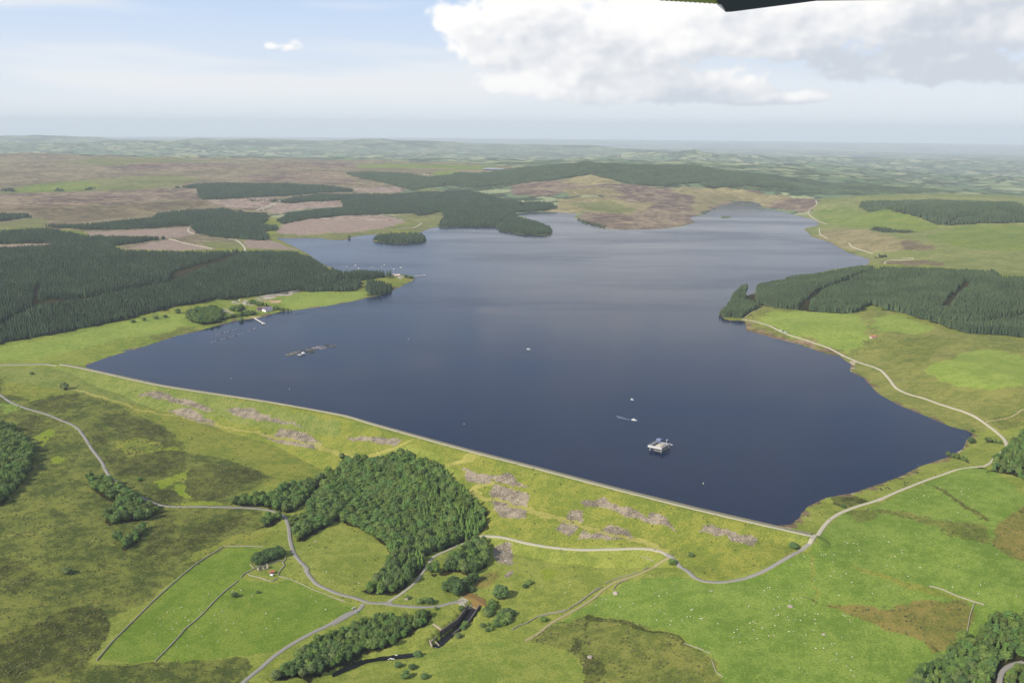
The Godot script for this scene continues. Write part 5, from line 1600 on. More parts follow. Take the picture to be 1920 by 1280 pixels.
func broadleaf_mesh(sd: int) -> Array:
	rng.seed = sd
	var trunk := begin()
	tube(trunk, PackedVector3Array([Vector3(0, -0.03, 0), Vector3(0.01, 0.22, 0.0), Vector3(0.02, 0.6, 0.02)]), 0.03, 6, 0.012)
	for k in 4:
		var a := k * 1.7 + rng.randf()
		tube(trunk, PackedVector3Array([Vector3(0.01, 0.2 + 0.08 * k, 0), Vector3(cos(a) * 0.22, 0.45 + 0.08 * k, sin(a) * 0.22)]), 0.014, 4, 0.006)
	var st := begin()
	# a lumpy body with leaf clumps all over it
	lump(st, Vector3(0, 0.54, 0), Vector3(0.21, 0.34, 0.21), 0.22, 6, 9)
	for k in 3:
		var a := k * 2.1 + rng.randf()
		lump(st, Vector3(cos(a) * 0.13, rng.randf_range(0.36, 0.62), sin(a) * 0.13), Vector3(0.17, 0.2, 0.17), 0.2, 4, 7)
	for k in 90:
		var d := Vector3(rng.randfn(), rng.randfn() * 0.9 + 0.2, rng.randfn()).normalized()
		leaf_clump(st, Vector3(0, 0.54, 0) + d * Vector3(0.25, 0.37, 0.25) * rng.randf_range(0.8, 1.12), rng.randf_range(0.035, 0.07))
	return [done(trunk), done(st)]


func leaf_clump(st: SurfaceTool, c: Vector3, s: float) -> void:
	var q := Basis.from_euler(Vector3(rng.randf() * TAU, rng.randf() * TAU, rng.randf() * TAU))
	var v := []
	for d in [Vector3.RIGHT, Vector3.UP, Vector3.BACK, Vector3.LEFT, Vector3.DOWN, Vector3.FORWARD]:
		v.append(c + q * (d * s * rng.randf_range(0.55, 1.35)))
	for f in [[0, 1, 2], [1, 3, 2], [3, 4, 2], [4, 0, 2], [1, 0, 5], [3, 1, 5], [4, 3, 5], [0, 4, 5]]:
		tri(st, v[f[0]], v[f[2]], v[f[1]])


func joined(parts: Array) -> ArrayMesh:
	var st := SurfaceTool.new()
	for p: Mesh in parts:
		st.append_from(p, 0, Transform3D())
	return st.commit()


var avoid := []   # [line, half width] that stay free of trees


func gaps_near(poly: PackedVector2Array) -> Array:
	var r := bounds(poly).grow(20)
	var out := []
	for a in avoid:
		var line: PackedVector2Array = a[0]
		for i in line.size() - 1:
			if r.intersects(Rect2(line[i], Vector2.ZERO).expand(line[i + 1]).grow(1)):
				out.append([line[i], line[i + 1], a[1] * a[1]])
	return out


func plant(poly: PackedVector2Array, spacing: float) -> PackedVector2Array:
	var out := PackedVector2Array()
	var r := bounds(poly)
	var gaps := gaps_near(poly)
	var nx := int(r.size.x / spacing) + 1
	var nz := int(r.size.y / (spacing * 0.9)) + 1
	for j in nz:
		for i in nx:
			var p := Vector2(r.position.x + (i + 0.5 * (j % 2) + rng.randf_range(-0.32, 0.32)) * spacing, r.position.y + (j + rng.randf_range(-0.32, 0.32)) * spacing * 0.9)
			if not Geometry2D.is_point_in_polygon(p, poly):
				continue
			var free := true
			for g in gaps:
				if Geometry2D.get_closest_point_to_segment(p, g[0], g[1]).distance_squared_to(p) < g[2]:
					free = false
					break
			if free:
				out.append(p)
	return out


const FOREST_LABELS := {
	"A1": "dark spruce plantation along the shore behind the lakeside visitor centre", "A2": "broad dark spruce plantation inland of the long forest ride", "A3": "long narrow spruce belt at the foot of the brown moor", "A4": "spruce block with a pale forest road round its edge by the inlet", "A5": "big rectangular spruce block bordering the purple heather",
	"A6": "tiny strip of spruces in the felled ground", "A7": "spruce belt between two felled areas", "A8": "dark spruce block beside a green field at the moor edge", "B1": "large spruce forest with a wooded headland reaching into the lake", "B2": "huge hazy spruce forest clothing the rounded far hill", "IS": "spruces covering the small island in the inlet",
	"PN": "spruces on the fishing point reaching into the lake", "PN2": "pale young trees along the edge of the point's meadow", "PN3": "small trees at the waterside corner of the point's meadow", "R1": "hazy spruce plantation on the far green ridge", "R2": "great spruce plantation cut by narrow rides, reaching a blunt wooded headland",
	"FW1": "small dark copse at the far edge of the green moor fields", "FW2": "small dark copse in the middle of the green moor fields", "FW3": "small dark copse nearest the big rectangular plantation", "HC": "scattered pines along the heather promontory's shore", "HC2": "knot of pines at the promontory's lowest shore", "DC": "dark clump by the cove road", "DC2": "low dark scrub in a fold of the far green hillside",
}
var spruce_trees := []   # [position, height, width, label]


func even_aged(name_of: String) -> bool:
	return name_of in ["R1", "R2", "B2"]


func build_forests() -> void:
	for r in ride_lines:
		avoid.append([pts(r[2]), r[1] * 0.5])
	for r in road_lines:
		avoid.append([pts(r[3]), r[2] * 0.5 + 3.0])
	var kinds := []
	for k in 3:
		kinds.append(conifer_mesh(40 + k, 5, [0.22, 0.25, 0.20][k]))
	rng.seed = 77
	var green := paint(0.031, 0.054, 0.027, 0.95)
	var pale_green := paint(0.045, 0.072, 0.033, 0.95)
	var singles := []
	var plots := []
	for f in forests:
		var spots := plant(pts(f[3]), f[2])
		plots.append([f, spots])
		if f[0] in ["A1", "R2", "PN"]:
			for i in spots.size():
				singles.append([spots[i].length(), f[0], i])
	singles.sort_custom(func(a, b): return a[0] < b[0])
	var own := {}
	for s in singles.slice(0, 295):
		own["%s %d" % [s[1], s[2]]] = true
	var protos := []
	for plot in plots:
		var f: Array = plot[0]
		var spots: PackedVector2Array = plot[1]
		var where: Array[Transform3D] = []
		var tint: Array[Color] = []
		for i in spots.size():
			var p := spots[i]
			if hummock.get_noise_2d(p.x * 1.7 - 500.0, p.y * 1.7) > 0.42 and not own.has("%s %d" % [f[0], i]):
				continue   # gaps left by the wind
			var stand := 0.5 + 0.5 * hummock.get_noise_2d(p.x * 0.6 + 900.0, p.y * 0.6)
			var even := even_aged(f[0])
			var h: float = f[1] * (rng.randf_range(0.9, 1.06) if even else rng.randf_range(0.72, 1.14)) * (0.82 + 0.36 * stand)
			var w := h * rng.randf_range(0.85, 1.2) * clampf(f[2] / 6.4, 1.0, 2.4) * 0.98
			if f[0] in ["HC", "HC2"]:
				w = h * 0.9
			var turn := rng.randf() * TAU
			var g := (rng.randf_range(0.78, 1.22) if even else rng.randf_range(0.6, 1.4)) * (0.62 + 0.76 * stand)
			var c := Color(g * rng.randf_range(0.9, 1.2), g, g * rng.randf_range(0.85, 1.1))
			if own.has("%s %d" % [f[0], i]):
				var v := rng.randi() % 3
				if protos.is_empty():
					for k in 6:
						var t := thing("spruce_tree", "", "tree")
						t.set_meta("group", "spruces along the plantation edges")
						put("trunk", kinds[k % 3][0], paint(0.10, 0.075, 0.05), t)
						var gg: float = [0.85, 1.0, 1.15, 1.2, 0.9, 1.05][k]
						put("crown", kinds[k % 3][1], paint(0.033 * gg, 0.056 * gg, 0.027 * gg, 0.95), t)
						protos.append(t)
				var label: String = "tall spruce in the front rows of the plantation behind the visitor centre shore"
				if f[0] == "R2":
					label = "tall spruce at the meadow edge of the plantation cut by narrow rides"
				elif f[0] == "PN":
					label = "tall spruce standing on the wooded fishing point"
				var pick := rng.randi() % 6
				var src: Node3D = protos[pick]
				label = ["dark ", "mid-green ", "light ", "pale green ", "darkish ", "green "][pick] + ("lofty " if h > f[1] * 1.02 else "short ") + label.trim_prefix("tall ")
				if not src.has_meta("placed"):
					src.set_meta("placed", true)
					src.position = on_ground(p)
					src.rotation.y = turn
					src.scale = Vector3(w, h, w)
					src.set_meta("label", label)
				else:
					copy_thing(src, "spruce_tree", label, on_ground(p), turn, Vector3(w, h, w))
				continue
			where.append(Transform3D(Basis(Vector3.UP, turn).scaled_local(Vector3(w, h, w)), on_ground(p, -0.3)))
			tint.append(c)
		var k := forests.find(f) % 3
		var o := scatter("spruce_forest", joined(kinds[k]), pale_green if even_aged(f[0]) else green, where, tint)
		tag(o, FOREST_LABELS[f[0]], "forest", "")
	for t in protos:
		if t.has_meta("placed"):
			t.remove_meta("placed")
		else:
			t.free()


const WOOD_LABELS := {
	"W": ["the big wood below the dam", "the large leafy wood spread below the middle of the dam"], "W2": ["the lobe of wood beside the grey scree", "leafy lobe of wood between the track and grey scree"], "W3": ["the long copse above the marsh lane", "long leafy copse stretching along the marsh lane"], "W4": ["the small copse at the lane bend", "small copse inside the lane's bend"],
	"LW1": ["the wood at the frame's edge beside the marsh", "dark wood at the edge of the rough marsh"], "LW2": ["the copse that hides the marsh lane", "dark copse straddling the marsh lane"], "LW5": ["the little copse on the rough moor", "little copse out on the rough moor"], "T": ["the thicket between lane and river", "dense thicket between the lane and the river"],
	"BR": ["the bushy wood above the road bend", "bushy young wood on the slope above the road bend"], "BR2": ["the scrub inside the road bend", "bushy scrub inside the road bend"], "ER": ["the wood by the lakeside road's sharp bend", "dark wood beside the lakeside road's sharp bend"], "BU": ["the scrub belt by the cove", "scrub belt by the cove"], "BV": ["the scrub by the cove road", "scrub beside the cove road"],
	"VC": ["the leafy clump west of the car park", "round leafy clump beside the car park"], "VC2": ["the trees amid the car park loop", "trees inside the car park loop"], "VC3": ["the trees before the visitor centre", "trees between car park and visitor centre"], "VC4": ["the trees behind the visitor centre", "trees behind the visitor centre"], "VC5": ["the waterside bushes past the visitor centre", "waterside bushes past the visitor centre"], "VC6": ["the shore bushes below the car park", "shore bushes below the car park"],
}
var leaf_tones := [[0.062, 0.108, 0.024], [0.082, 0.136, 0.028], [0.044, 0.078, 0.022], [0.100, 0.146, 0.034], [0.068, 0.116, 0.034], [0.086, 0.116, 0.038]]


func build_woods() -> void:
	var kinds := []
	for k in 6:
		kinds.append(broadleaf_mesh(200 + k))
	var larch := []
	for k in 2:
		larch.append(conifer_mesh(300 + k, 5, 0.27))
	rng.seed = 99
	var bark := paint(0.12, 0.09, 0.065)
	var protos := []
	for k in 6:
		var t := thing("broadleaf_tree", "", "tree")
		put("trunk", kinds[k][0], bark, t)
		put("crown", kinds[k][1], paint(leaf_tones[k][0], leaf_tones[k][1], leaf_tones[k][2], 0.9), t)
		protos.append(t)
	var larches := []
	for k in 4:
		var t := thing("larch_tree", "", "tree")
		put("trunk", larch[k % 2][0], bark, t)
		var g: float = [0.92, 1.08, 0.78, 1.2][k]
		put("crown", larch[k % 2][1], paint(0.070 * g, 0.122 * g, 0.026 * g, 0.9), t)
		larches.append(t)
	var all := []
	for w in woods:
		var poly := pts(w[3])
		for p in plant(poly, w[2]):
			var big: bool = w[0] == "W"
			var spiky: bool = big and rng.randf() < clampf(0.45 + (p.x + 85.0) / 130.0, 0.05, 0.75)
			if w[0] in ["BR", "BR2"]:
				spiky = rng.randf() < 0.25
			if w[0] == "ER":
				spiky = rng.randf() < 0.5
			all.append([p.length() / (w[1] + 4.0), p, w, spiky])
	all.sort_custom(func(a, b): return a[0] < b[0])
	var count := [0, 0]
	var rest := {}
	for e in all:
		var p: Vector2 = e[1]
		var w: Array = e[2]
		var h: float = w[1] * rng.randf_range(0.7, 1.2)
		var turn := rng.randf() * TAU
		var k := 1 if e[3] else 0
		if count[k] < 295:
			count[k] += 1
			var src: Node3D = larches[rng.randi() % 4] if e[3] else protos[rng.randi() % 6]
			var wd: float = h * rng.randf_range(1.0, 1.4) if not e[3] else h * rng.randf_range(1.0, 1.3)
			if w[1] < 9.0 and not e[3]:
				wd *= 1.35
			var tone: int = (larches if e[3] else protos).find(src)
			var look: String = ["light green", "bright green", "dark", "yellow-green"][tone] + " spiky larch " if e[3] else ["mid-green", "bright green", "dark", "yellow-green", "blue-green", "olive"][tone] + " leafy tree "
			var part := ""
			if w[0] == "W":
				part = "up near the dam in " if p.y < -915.0 else "on the lane side of " if p.x < -110.0 else "by the scree side of " if p.x > -52.0 else "in the lower tail of " if p.y > -838.0 else "round the heart of "
			elif w[0] in ["T", "BR", "LW1"]:
				part = "in the nearer half of " if p.length() < 745.0 + (450.0 if w[0] == "LW1" else 0.0) else "in the farther half of "
			else:
				part = "in "
			var label: String = look + part + WOOD_LABELS[w[0]][0]
			var o := copy_thing(src, "larch_tree" if e[3] else "broadleaf_tree", label, on_ground(p, -0.2 if e[3] else -h * 0.06), turn, Vector3(wd, h, wd))
			o.set_meta("group", label + ", one of several")
		else:
			var key: String = w[0] + (" larch" if e[3] else "")
			if not rest.has(key):
				rest[key] = [[] as Array[Transform3D], [] as Array[Color], w, e[3]]
			var wd := h * rng.randf_range(1.2, 1.6)
			rest[key][0].append(Transform3D(Basis(Vector3.UP, turn).scaled_local(Vector3(wd, h, wd)), on_ground(p, -0.3)))
			var g := rng.randf_range(0.7, 1.3)
			rest[key][1].append(Color(g * rng.randf_range(0.85, 1.2), g, g * rng.randf_range(0.8, 1.2)))
	for key in rest:
		var r: Array = rest[key]
		var o := scatter("larch_wood" if r[3] else "leafy_wood", joined(larch[0] if r[3] else kinds[key.hash() % 6]), paint(0.070, 0.116, 0.027, 0.9), r[0], r[1])
		tag(o, ("larches filling " if r[3] else "") + WOOD_LABELS[r[2][0]][1], "wood")
	# lone trees and bushes, each with its own label
	for e in lone_trees:
		var p := Vector2(e[0][0], e[0][1])
		var h: float = e[1]
		var src: Node3D = protos[rng.randi() % 6]
		var low := h < 7.5
		var wd := h * (2.3 if low else 1.7)
		var o := copy_thing(src, "bush" if low else "broadleaf_tree", e[2], on_ground(p, -h * 0.12), rng.randf() * TAU, Vector3(wd, h, wd))
		o.set_meta("category", "bush" if low else "tree")
	var names := ["willow bush in the clump beside the outlet channel", "grey-green willow bush in the loose clump above the stone wall", "low bush in the scrub at the channel's far bank", "bush on the bank of the stilling pool's bend", "dark old tree in the clump over the ruined farm", "dark tree in the group beside the outlet roof", "dark bush on the rocky shore of the inlet"]
	for i in clumps.size():
		var c: Array = clumps[i]
		for p in plant(pts(c[3]), c[2]):
			var h: float = c[1] * rng.randf_range(0.75, 1.15)
			var dark: bool = i in [4, 5]
			var src: Node3D = protos[2] if dark else protos[rng.randi() % 6]
			var wd := h * (2.0 if h < 9.0 else 1.6)
			var o := copy_thing(src, "bush" if h < 7.0 else "broadleaf_tree", names[i], on_ground(p, -h * 0.1), rng.randf() * TAU, Vector3(wd, h, wd))
			o.set_meta("category", "bush" if h < 7.0 else "tree")
			o.set_meta("group", names[i] + "s")
	for t in protos + larches:
		t.free()
	# rushes on the wet moor: far too many to count
	var where: Array[Transform3D] = []
	var tint: Array[Color] = []
	for a in cover_areas:
		var gap: float = {"MOOR": 22.0, "DARKMOOR": 7.0, "BROWNMOOR": 10.0, "RUST": 12.0, "GRASS": 130.0, "OLIVE": 90.0, "HILL": 60.0}.get(a[0], 0.0)
		if gap == 0.0:
			continue
		var poly := pts(a[1])
		if poly[0].length() > 1700.0:
			continue
		var r := bounds(poly)
		for k in int(r.get_area() / gap):
			var p := Vector2(rng.randf_range(r.position.x, r.end.x), rng.randf_range(r.position.y, r.end.y))
			if p.length() > 1600.0 or not Geometry2D.is_point_in_polygon(p, poly):
				continue
			if hummock.get_noise_2d(p.x * 3.0, p.y * 3.0) < rng.randf_range(-0.25, 0.35):
				continue
			var w := rng.randf_range(0.4, 1.1)
			where.append(Transform3D(Basis(Vector3.UP, rng.randf() * TAU).scaled_local(Vector3(w, rng.randf_range(0.35, 0.8), w)), on_ground(p, 0.0)))
			var g := rng.randf_range(0.6, 1.5)
			tint.append(Color(g * rng.randf_range(0.9, 1.3), g, g))
	var st := begin()
	lump(st, Vector3(0, 0.2, 0), Vector3.ONE, 0.3, 3, 6)
	var o := scatter("rush_tussocks", done(st), paint(0.072, 0.084, 0.026), where, tint)
	tag(o, "dark rush tussocks scattered over the rough wet moor", "rushes")
	print("tussocks ", where.size())


# ---------------------------------------------------------------- on the lake

# local axes u (along the front) and v (towards the back) at turn
func hull(st: SurfaceTool, length: float, beam: float, height: float) -> void:
	var last := []
	for i in 9:
		var f := i / 8.0
		var w := beam * 0.5 * (0.82 + 0.18 * sin(PI * minf(f * 1.6, 1.0))) * (1.0 - pow(f, 4.0))
		var sheer := height * (0.85 + 0.35 * f * f)
		var z := length * (f - 0.5)
		var ring := [Vector3(-w, sheer, -z), Vector3(-w * 0.85, 0.05, -z), Vector3(0, -0.25, -z), Vector3(w * 0.85, 0.05, -z), Vector3(w, sheer, -z)]
		if i:
			for k in 4:
				quad(st, last[k], ring[k], ring[k + 1], last[k + 1])
			quad(st, last[4], ring[4] - Vector3(0, 0.08, 0), ring[0] - Vector3(0, 0.08, 0), last[0])
		else:
			quad(st, ring[0], ring[1], ring[3], ring[4])
		last = ring


func make_boat(length: float, cabin: bool, label: String, at: Vector2, turn: float, group := "") -> Node3D:
	var t := thing("boat", label, "boat", Vector3(at.x, 0.0, at.y), turn, group)
	var st := begin()
	hull(st, length, length * 0.36, length * 0.14)
	put("hull", done(st), paint(0.58, 0.59, 0.58, 0.4), t)
	if cabin:
		st = begin()
		box(st, Vector3(0, length * 0.13, -length * 0.08), Vector3(length * 0.25, length * 0.17, length * 0.32), 0.0, 0.82)
		put("cabin", done(st), paint(0.82, 0.83, 0.83, 0.4), t)
		st = begin()
		box(st, Vector3(0, length * 0.19, -length * 0.08), Vector3(length * 0.255, length * 0.06, length * 0.325), 0.0, 0.94)
		put("window", done(st), paint(0.03, 0.04, 0.05, 0.15), t)
	st = begin()
	box(st, Vector3(0, length * 0.06, length * 0.5), Vector3(0.4, 1.0, 0.35))
	put("outboard_motor", done(st), paint(0.04, 0.04, 0.045, 0.4), t)
	return t


func build_lake_things() -> void:
	make_boat(7.2, true, "white cabin boat leaving a faint wake near the draw-off tower", Vector2(155.3, -1193.4), 1.15)
	make_boat(6.0, true, "small white boat farther out from the cabin boat, by the tower", Vector2(164, -1289), 0.6)
	make_boat(6.5, true, "lone white boat in the middle of the open lake", Vector2(27.6, -1594), 1.5)
	var st := begin()
	for k in 2:
		var s := -1.0 if k == 0 else 1.0
		quad(st, Vector3(152, 0.04, -1195), Vector3(149, 0.04, -1197 + s * 1.2), Vector3(136, 0.04, -1208 + s * 5.0), Vector3(134, 0.04, -1209 + s * 2.6))
	var wake := structure("boat_wake", done(st), paint(0.16, 0.19, 0.24, 0.5))
	wake.set_meta("kind", "stuff")
	var moor := pts([-433.9, -2556, -415.5, -2581, -398.4, -2525.6, -344.6, -2564, -340.9, -2597, -306.5, -2519.7, -291.6, -2548, -369.3, -2553])
	var src: Node3D
	for i in moor.size():
		var label := "small white boat moored in the cluster behind the fishing point"
		if i == 0:
			src = make_boat(6.5, true, label, moor[i], 0.7, "boats moored off the fishing point")
		else:
			copy_thing(src, "boat", label, Vector3(moor[i].x, 0, moor[i].y), rng.randf_range(0.3, 1.6), Vector3.ONE * rng.randf_range(0.8, 1.1))
	# buoys
	var b := [[Vector2(200.3, -968), "yellow buoy on the open water near the dam's end"], [Vector2(-58.8, -1171.5), "white buoy close to the middle of the dam"], [Vector2(-311, -1329), "white buoy off the dam, nearer the fish cages"], [Vector2(-408.5, -1385.7), "white buoy in the corner of the lake by the dam's far end"], [Vector2(-180, -1666), "pale buoy alone in the open lake beyond the fish cages"]]
	for i in b.size():
		var t := thing("buoy", b[i][1], "buoy", Vector3(b[i][0].x, 0, b[i][0].y))
		st = begin()
		lump(st, Vector3(0, 0.35, 0), Vector3(0.6, 0.55, 0.6), 0.0, 6, 10)
		put("float", done(st), paint(0.65, 0.58, 0.25, 0.5) if i == 0 else paint(0.42, 0.42, 0.40, 0.5), t)
		st = begin()
		tube(st, PackedVector3Array([Vector3(0, 0.9, 0), Vector3(0, 1.9, 0)]), 0.09, 6)
		put("post", done(st), paint(0.5, 0.5, 0.48), t)
	build_cages()
	build_tower()
	# lines of floats that shelter the moorings
	var lines := [[Vector2(-512, -1629), Vector2(-477, -1704.6), 11, "longer line of pale floats off the lakeside field"], [Vector2(-521, -1686), Vector2(-499, -1745), 8, "shorter line of floats between the long boom and the shore"], [Vector2(-472, -1716), Vector2(-466.5, -1752), 5, "stub of floating boom nearest the jetty"], [Vector2(-429, -1887.5), Vector2(-405, -1913), 5, "broken boom of dark floats past the visitor centre"], [Vector2(-395, -1938), Vector2(-337, -1911), 6, "scattered dark floats off the point's meadow"]]
	for l in lines:
		var t := thing("floating_boom", l[3], "boom", Vector3(l[0].x, 0, l[0].y))
		st = begin()
		var d: Vector2 = (l[1] - l[0]) / l[2]
		var len := d.length() * 0.62
		tube(st, PackedVector3Array([Vector3(-len / 2, 0.1, 0), Vector3(len / 2, 0.1, 0)]), 0.5, 7)
		var mesh := done(st)
		for k in l[2]:
			var dark: bool = "dark" in l[3] or k % 3 == 2
			var o := put("float", mesh, paint(0.09, 0.09, 0.09) if dark else paint(0.42, 0.41, 0.38), t)
			o.position = Vector3(d.x * (k + 0.5), 0, d.y * (k + 0.5))
			o.rotation.y = -d.angle() + rng.randf_range(-0.15, 0.15)
		st = begin()
		tube(st, PackedVector3Array([Vector3.ZERO, Vector3(d.x * l[2], 0, d.y * l[2])]), 0.08, 4)
		put("chain", done(st), paint(0.12, 0.11, 0.1), t)
	jetty("jetty", "pale timber jetty running out from the visitor centre's slipway", Vector2(-491, -1839), Vector2(-460, -1786.6), 3.0)
	jetty("jetty", "thin white fishing pier at the tip of the wooded point", Vector2(-243, -2386), Vector2(-216, -2414), 2.6)


func jetty(called: String, label: String, a: Vector2, b: Vector2, w: float) -> void:
	var t := thing(called, label, "jetty", Vector3(a.x, 0, a.y), -(b - a).angle())
	var len := a.distance_to(b)
	var wood := paint(0.56, 0.54, 0.50, 0.9)
	var st := begin()
	box(st, Vector3(len / 2, 1.0, 0), Vector3(len, 0.3, w))
	box(st, Vector3(len - 3, 1.0, 0), Vector3(6, 0.34, w * 2.0))
	put("deck", done(st), wood, t)
	st = begin()
	for k in 8:
		for s in [-1, 1]:
			tube(st, PackedVector3Array([Vector3(len * k / 7.0, -2, s * w * 0.45), Vector3(len * k / 7.0, 2.0, s * w * 0.45)]), 0.16, 6)
	put("post", done(st), paint(0.25, 0.21, 0.17), t)


func build_cages() -> void:
	var spots := [Vector3(-359, -1541.7, 5.0), Vector3(-354, -1552, 5.5), Vector3(-350, -1562, 5.0), Vector3(-340.6, -1563, 5.5), Vector3(-333, -1581, 6.5), Vector3(-327, -1591, 5.0), Vector3(-328, -1562, 6.0), Vector3(-321, -1601, 5.5), Vector3(-314, -1592, 6.5), Vector3(-309, -1612, 6.0), Vector3(-300, -1606, 6.0)]
	var looks := ["tan", "tan netted", "grey", "dark", "grey-brown", "pale-rimmed", "greenish dark", "lilac-grey", "wide pale-rimmed", "outermost dark", "faint outermost"]
	var where := ["at the near end of the raft of cages", "second from the near end of the cages", "beside the white work raft", "behind the white work raft", "in the middle of the cage cluster", "past the middle of the cage cluster", "on the outer side of the cluster", "before the far end of the cluster", "at the bend of the cluster's far end", "at the far tip of the cluster", "alone past the far tip of the cluster"]
	for i in spots.size():
		var q: Vector3 = spots[i]
		var t := thing("fish_cage", "%s round fish cage %s" % [looks[i], where[i]], "fish cage", Vector3(q.x, 0, q.y), 0.0, "fish farm cages")
		var tone: Color = [Color(0.34, 0.31, 0.22), Color(0.36, 0.33, 0.24), Color(0.3, 0.29, 0.27), Color(0.08, 0.08, 0.08), Color(0.24, 0.22, 0.19), Color(0.5, 0.48, 0.45), Color(0.1, 0.12, 0.09), Color(0.36, 0.34, 0.38), Color(0.4, 0.38, 0.42), Color(0.10, 0.10, 0.11), Color(0.2, 0.2, 0.22)][i]
		tone = tone.darkened(0.45)
		for k in 2:
			var ring := PackedVector3Array()
			for a in 25:
				ring.append(Vector3(cos(TAU * a / 24.0) * (q.z - k * 0.9), 0.15 + 0.1 * k, sin(TAU * a / 24.0) * (q.z - k * 0.9)))
			var st := begin()
			tube(st, ring, 0.42 if k == 0 else 0.3, 6)
			put("float_ring", done(st), paint(tone.r, tone.g, tone.b, 0.6), t)
		var rail := PackedVector3Array()
		var st := begin()
		for a in 13:
			var p := Vector3(cos(TAU * a / 12.0), 0, sin(TAU * a / 12.0)) * (q.z - 0.5)
			rail.append(p + Vector3(0, 1.3, 0))
			tube(st, PackedVector3Array([p, p + Vector3(0, 1.3, 0)]), 0.07, 4)
		tube(st, rail, 0.09, 4)
		put("handrail", done(st), paint(tone.r * 0.8, tone.g * 0.8, tone.b * 0.8, 0.7), t)
		st = begin()
		for a in 24:
			var p := Vector3(cos(TAU * a / 24.0), 0, sin(TAU * a / 24.0)) * (q.z - 0.8)
			var p2 := Vector3(cos(TAU * (a + 1) / 24.0), 0, sin(TAU * (a + 1) / 24.0)) * (q.z - 0.8)
			tri(st, p + Vector3(0, 0.5, 0), Vector3(0, 0.25, 0), p2 + Vector3(0, 0.5, 0))
		var net := StandardMaterial3D.new()
		net.albedo_color = Color(tone.r * 0.45, tone.g * 0.45, tone.b * 0.45, 0.7).linear_to_srgb()
		net.transparency = BaseMaterial3D.TRANSPARENCY_ALPHA
		net.roughness = 0.9
		put("net", done(st), net, t)
	var raft := thing("work_raft", "white work raft with a curved shelter among the fish cages", "raft", Vector3(-339, 0, -1545), 1.0)
	var st := begin()
	box(st, Vector3(0, -0.3, 0), Vector3(13, 1.1, 8), 0.0, 0.96)
	put("deck", done(st), paint(0.36, 0.35, 0.32), raft)
	st = begin()
	for k in 8:
		var a := PI * k / 8.0
		var b := PI * (k + 1) / 8.0
		quad(st, Vector3(-5, 0.8 + sin(a) * 2.4, 2.0 + cos(a) * 2.4), Vector3(-5, 0.8 + sin(b) * 2.4, 2.0 + cos(b) * 2.4), Vector3(3, 0.8 + sin(b) * 2.4, 2.0 + cos(b) * 2.4), Vector3(3, 0.8 + sin(a) * 2.4, 2.0 + cos(a) * 2.4))
	put("shelter", done(st), paint(0.6, 0.6, 0.6, 0.5), raft)
	st = begin()
	box(st, Vector3(4.6, 0.8, -2.0), Vector3(2.4, 1.8, 2.4))
	put("feed_hut", done(st), paint(0.70, 0.70, 0.68), raft)


func build_tower() -> void:
	var t := thing("draw_off_tower", "concrete draw-off tower with pale deck, blue-grey hut and gantry standing in the water", "tower", Vector3(170.5, 0, -1079), -0.62)
	var grey := paint(0.20, 0.20, 0.20)
	var pale := paint(0.66, 0.65, 0.60)
	var st := begin()
	box(st, Vector3(1.5, -6, 1.0), Vector3(10, 10.6, 12))
	put("shaft", done(st), paint(0.27, 0.26, 0.24), t)
	st = begin()
	for c in [[-7, 9], [7, 9], [-7, -10], [7, -10]]:
		tube(st, PackedVector3Array([Vector3(c[0], -6, c[1]), Vector3(c[0], 4.6, c[1])]), 0.8, 8)
	put("column", done(st), paint(0.25, 0.25, 0.24), t)
	st = begin()
	box(st, Vector3(-7.4, 4.5, 0), Vector3(2.6, 1.5, 22))
	put("side_deck", done(st), grey, t)
	st = begin()
	box(st, Vector3(7.6, 4.5, 1), Vector3(2.2, 1.5, 19))
	put("side_deck", done(st), grey, t)
	st = begin()
	box(st, Vector3(0, 4.4, 10.6), Vector3(17.6, 2.0, 2.6))
	put("front_deck", done(st), paint(0.42, 0.42, 0.42), t)
	st = begin()
	box(st, Vector3(2.2, 4.2, 2.2), Vector3(7.6, 2.4, 10), 0.0, 0.97)
	put("roof_slab", done(st), paint(0.36, 0.33, 0.26), t)
	st = begin()
	box(st, Vector3(-6.4, 4.5, -11.4), Vector3(5.2, 3.6, 4.6))
	put("hut_wall", done(st), paint(0.12, 0.15, 0.24), t)
	st = begin()
	box(st, Vector3(-6.4, 8.1, -11.4), Vector3(5.8, 0.5, 5.2), 0.0, 0.8)
	put("hut_roof", done(st), paint(0.15, 0.18, 0.30), t)
	st = begin()
	box(st, Vector3(4.0, 4.6, -10.4), Vector3(15, 0.7, 1.8))
	put("gantry", done(st), paint(0.36, 0.36, 0.40), t)
	st = begin()
	tube(st, PackedVector3Array([Vector3(3.4, 5, -10.4), Vector3(3.4, 9.5, -10.4), Vector3(5.4, 10.2, -10.4)]), 0.35, 6)
	put("crane", done(st), paint(0.5, 0.5, 0.54), t)
	st = begin()
	tube(st, PackedVector3Array([Vector3(5.2, 5, 11.4), Vector3(5.2, 9.4, 11.4)]), 0.22, 6)
	put("mast", done(st), paint(0.85, 0.85, 0.85), t)
	st = begin()
	for side in [-1, 1]:
		var rail := PackedVector3Array([Vector3(side * 8.6, 7.1, -10), Vector3(side * 8.6, 7.1, 11.6)])
		tube(st, rail, 0.07, 4)
		for k in 9:
			var p := rail[0].lerp(rail[1], k / 8.0)
			tube(st, PackedVector3Array([p - Vector3(0, 1.2, 0), p]), 0.06, 4)
	put("handrail", done(st), paint(0.6, 0.6, 0.6), t)


# ---------------------------------------------------------------- buildings

